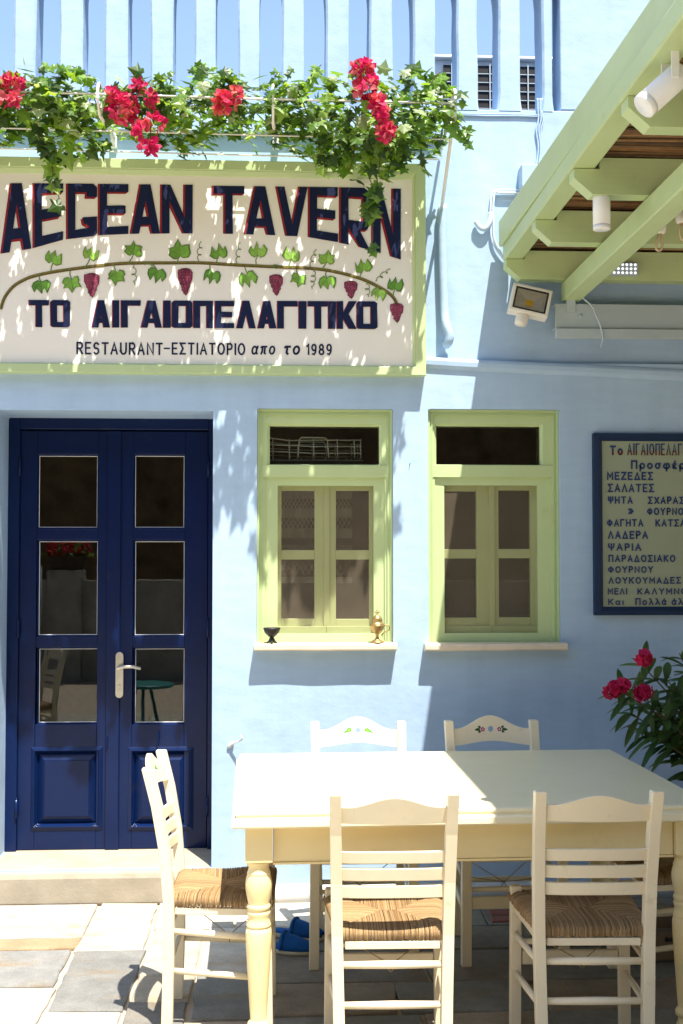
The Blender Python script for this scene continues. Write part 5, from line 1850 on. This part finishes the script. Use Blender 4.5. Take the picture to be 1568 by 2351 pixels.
cr = thing('wooden_crate', 'weathered wooden crate with a knot hole on the floor under the right chair', 'crate', (1.56, -.82, 0))
mb = MB()
mb.box(-.19, .19, -.12, .12, .005, .055); mb.box(-.19, .19, -.121, -.105, .06, .115); mb.box(-.19, .19, .105, .121, .06, .115)
mb.box(-.205, -.191, -.12, .12, .005, .125); mb.box(.191, .205, -.12, .12, .005, .125)
mb.build('box_boards', M['wood'], cr, .003)
mb = MB()
for dx, rr in ((-.035, .010), (-.018, .008)):
    mb.tube([(dx, -.1228, .088), (dx, -.1205, .088)], rr, 10)
mb.build('dark_hole_disc', M['black'], cr)  # black discs on the board stand in for the dark inside the holes

# oleander in a dark pot
ol = thing('oleander', 'dark leaved oleander with crimson flowers in a dark pot at the right edge', 'plant', (1.93, -.42, 0))
mb = MB()
mb.lathe([(.0, .0), (.13, .0), (.15, .02), (.19, .42), (.215, .43), (.215, .475), (.19, .475), (.18, .44), (.0, .44)], (0, 0, 0), 28)
mb.build('pot', M['pot'], ol)
lf = MB(); sm = MB()
def lance(mb, p, d, up_, L, w, c):
    d = d.normalized()
    s_ = d.cross(up_)
    if s_.length < 1e-3: s_ = d.cross(Vector((1, 0, 0)))
    s_.normalize()
    n_ = s_.cross(d)
    vs = []
    K = 6
    droop = rnd.uniform(.05, .35)
    for k in range(K + 1):
        t = k / K
        ww = w * math.sin(PI * min(1, t * .92 + .06)) ** .8 * (1 if k < K else 0)
        c_ = p + d * L * t - Vector((0, 0, 1)) * droop * L * t * t
        vs += [c_ - s_ * ww + n_ * ww * .35, c_, c_ + s_ * ww + n_ * ww * .35]
    fs = []
    for k in range(K):
        for j in range(2):
            fs.append((k * 3 + j, k * 3 + j + 1, k * 3 + 4 + j, k * 3 + 3 + j))
    mb.add(vs, fs, 0, True, c)
tips = []
OC = [(0.050, 0.115, 0.030), (0.075, 0.150, 0.040), (0.036, 0.085, 0.024), (0.10, 0.17, 0.045)]
base = Vector((0, 0, .44))
targets = [(1478, 1530), (1560, 1500), (1430, 1590), (1470, 1600), (1530, 1560), (1590, 1540), (1450, 1640), (1490, 1640), (1530, 1620), (1570, 1600), (1500, 1690), (1550, 1680), (1600, 1620), (1470, 1680), (1620, 1560), (1540, 1720)]
for i, (tx, ty) in enumerate(targets):
    y_ = -.42 + rnd.uniform(-.22, .22)
    T_ = W(tx, ty, y_) - Vector((1.93, -.42, 0))
    midp = Vector((T_.x * .35 + rnd.uniform(-.03, .03), T_.y * .4, .44 + (T_.z - .44) * .62))
    P = smooth_pts([tuple(base + Vector((rnd.uniform(-.03, .03), rnd.uniform(-.03, .03), 0))), tuple(midp), tuple(T_)], 6)
    sm.tube(P, [.007 - .0045 * k / (len(P) - 1) for k in range(len(P))], 6)
    L_ = len(P)
    for k in range(4, L_):
        if rnd.random() < .3: continue
        q = Vector(P[k]); t = (Vector(P[k]) - Vector(P[k - 1])).normalized()
        for w_ in range(3):
            an = w_ * 2 * PI / 3 + k * 1.1 + rnd.uniform(-.4, .4)
            e1 = t.cross(Vector((.3, .2, .9))).normalized(); e2 = t.cross(e1)
            d = t * rnd.uniform(.2, .9) + e1 * math.cos(an) + e2 * math.sin(an)
            lance(lf, q, d, Vector((0, -.3, 1)), rnd.uniform(.10, .16), rnd.uniform(.013, .019), mul(rnd.choice(OC), rnd.uniform(.8, 1.2)) if rnd.random() > .02 else (0.35, 0.25, 0.04))
    tips.append(T_)
lf.openmesh = True
lf.build('foliage', M['oleander'], ol)
sm.build('stem', M['stem'], ol)
for (x, y, n, r_) in ((1478, 1512, 14, .032), (1406, 1584, 14, .034), (1430, 1576, 8, .03), (1478, 1590, 16, .036)):
    mb = MB()
    c = W(x, y, -.68) - Vector((1.93, -.42, 0))
    for k in range(n):
        dv = Vector((rnd.gauss(0, 1), -abs(rnd.gauss(.4, .8)), rnd.gauss(0, 1))).normalized()
        p = c + dv * r_ * rnd.uniform(.4, 1)
        t1 = dv.cross(Vector((.2, .1, .9))).normalized(); t2 = dv.cross(t1)
        cc = mul(rnd.choice([(0.50, 0.010, 0.075), (0.42, 0.008, 0.05), (0.58, 0.02, 0.11)]), rnd.uniform(.8, 1.15))
        for j in range(5):
            an = j * 2 * PI / 5 + k
            d = t1 * math.cos(an) + t2 * math.sin(an); s_ = dv.cross(d); S = .024
            pts = [(0, 0, 0), (.3, .35, .1), (.5, .75, .16), (.15, 1.05, .2), (-.35, .95, .16), (-.42, .5, .1)]
            mb.add([p + (s_ * u + d * v + dv * w_) * S for u, v, w_ in pts], [(0, 1, 2, 3, 4, 5)], 0, False, cc)
    mb.openmesh = True
    mb.build('flower_head', M['petal'], ol)

# ================================================================== ACROSS THE LANE (mirrored in the panes)
gw = MB(); gw.box(-7, 8, -9.6, -9.3, -.02, 1.28); gw.box(-2.95, -2.5, -9.65, -9.22, -.02, 1.41)
tag(gw.build('garden_wall', M['garden'], None, .02), 'low whitewashed wall with a pier across the lane, mirrored in the door panes', 'wall')
fp = thing('flower_planter', 'terracotta planter of red flowers on the wall pier, mirrored in the left door pane', 'planter', (-2.72, -9.42, 1.41))
mb = MB(); mb.loft([[(-.20, -.09, 0), (.20, -.09, 0), (.20, .09, 0), (-.20, .09, 0)], [(-.24, -.12, .17), (.24, -.12, .17), (.24, .12, .17), (-.24, .12, .17)]]); mb.build('trough', M['pot'], fp, .01)
mb = MB(); petal_cluster(mb, (0, .0, .27), 120, (.30, .13, .12), [(0.60, 0.01, 0.04), (0.5, 0.01, 0.03), (0.7, 0.03, 0.06)], .05); mb.openmesh = True; mb.build('blossom', M['petal'], fp)
mb = MB()
for k in range(120): ivy_leaf(mb, Vector((rnd.gauss(0, .15), rnd.gauss(0, .07), .17 + abs(rnd.gauss(0, .07)))), Vector((rnd.gauss(0, 1), rnd.gauss(0, 1), rnd.gauss(.3, .6))), Vector((0, .5, 1)), .07, rnd.choice(IVC))
mb.openmesh = True; mb.build('foliage', M['leaf'], fp)
tt = thing('garden_table', 'small round teal table out in the lane, mirrored in the lower door pane', 'table', (-1.02, -2.95, 0))
mb = MB(); mb.lathe([(.0, .585), (.225, .585), (.235, .592), (.235, .606), (.228, .612), (.0, .612)], (0, 0, 0), 32); mb.build('table_top', M['teal'], tt)
for k in range(3):
    an = k * 2 * PI / 3 + .4
    mb = MB(); mb.tube([(.06 * math.cos(an), .06 * math.sin(an), .59), (.13 * math.cos(an), .13 * math.sin(an), .3), (.21 * math.cos(an), .21 * math.sin(an), 0)], .013, 8); mb.build('leg', M['teal'], tt)
lcx = copy_tree([o for o in col.objects if o.name.startswith('taverna_chair') and not o.parent][-1])
lcx.location = (-1.95, -3.0, 0); lcx.rotation_euler.z = R(60)
tag(lcx, 'cream chair standing out in the lane, mirrored in the left door pane', 'chair', 'chairs out in the lane')
rl = thing('lane_railing', 'grey green iron railing beside the wall pier, mirrored in the left door pane', 'railing', (-3.6, -9.1, 0))
mb = MB()
for z in (.55, 1.0, 1.45): mb.tube([(-1.2, 0, z), (.62, 0, z)], .018, 8)
mb.build('rail', M['steel_blue'], rl)
for k in range(7):
    mb = MB(); mb.tube([(-1.2 + k * .3, 0, 0), (-1.2 + k * .3, 0, 1.47)], .016, 8); mb.build('post', M['steel_blue'], rl)
hl = MB()  # unseen slope, raised high to hold sky light off the facade
n = 24
vs = []
for i in range(n + 1):
    for j in range(9):
        x = -22 + 46 * i / n; t = j / 8
        vs.append((x, -9.9 - 7 * t, -.1 + 10.5 * t + noise.noise((x * .5, t * 4, 1)) * .9 * min(1, t * 3)))
hl.add(vs, [(i * 9 + j, (i + 1) * 9 + j, (i + 1) * 9 + j + 1, i * 9 + j + 1) for i in range(n) for j in range(8)], 0, True)
hl.openmesh = True
tag(hl.build('hillside', M['hill']), kind='structure')
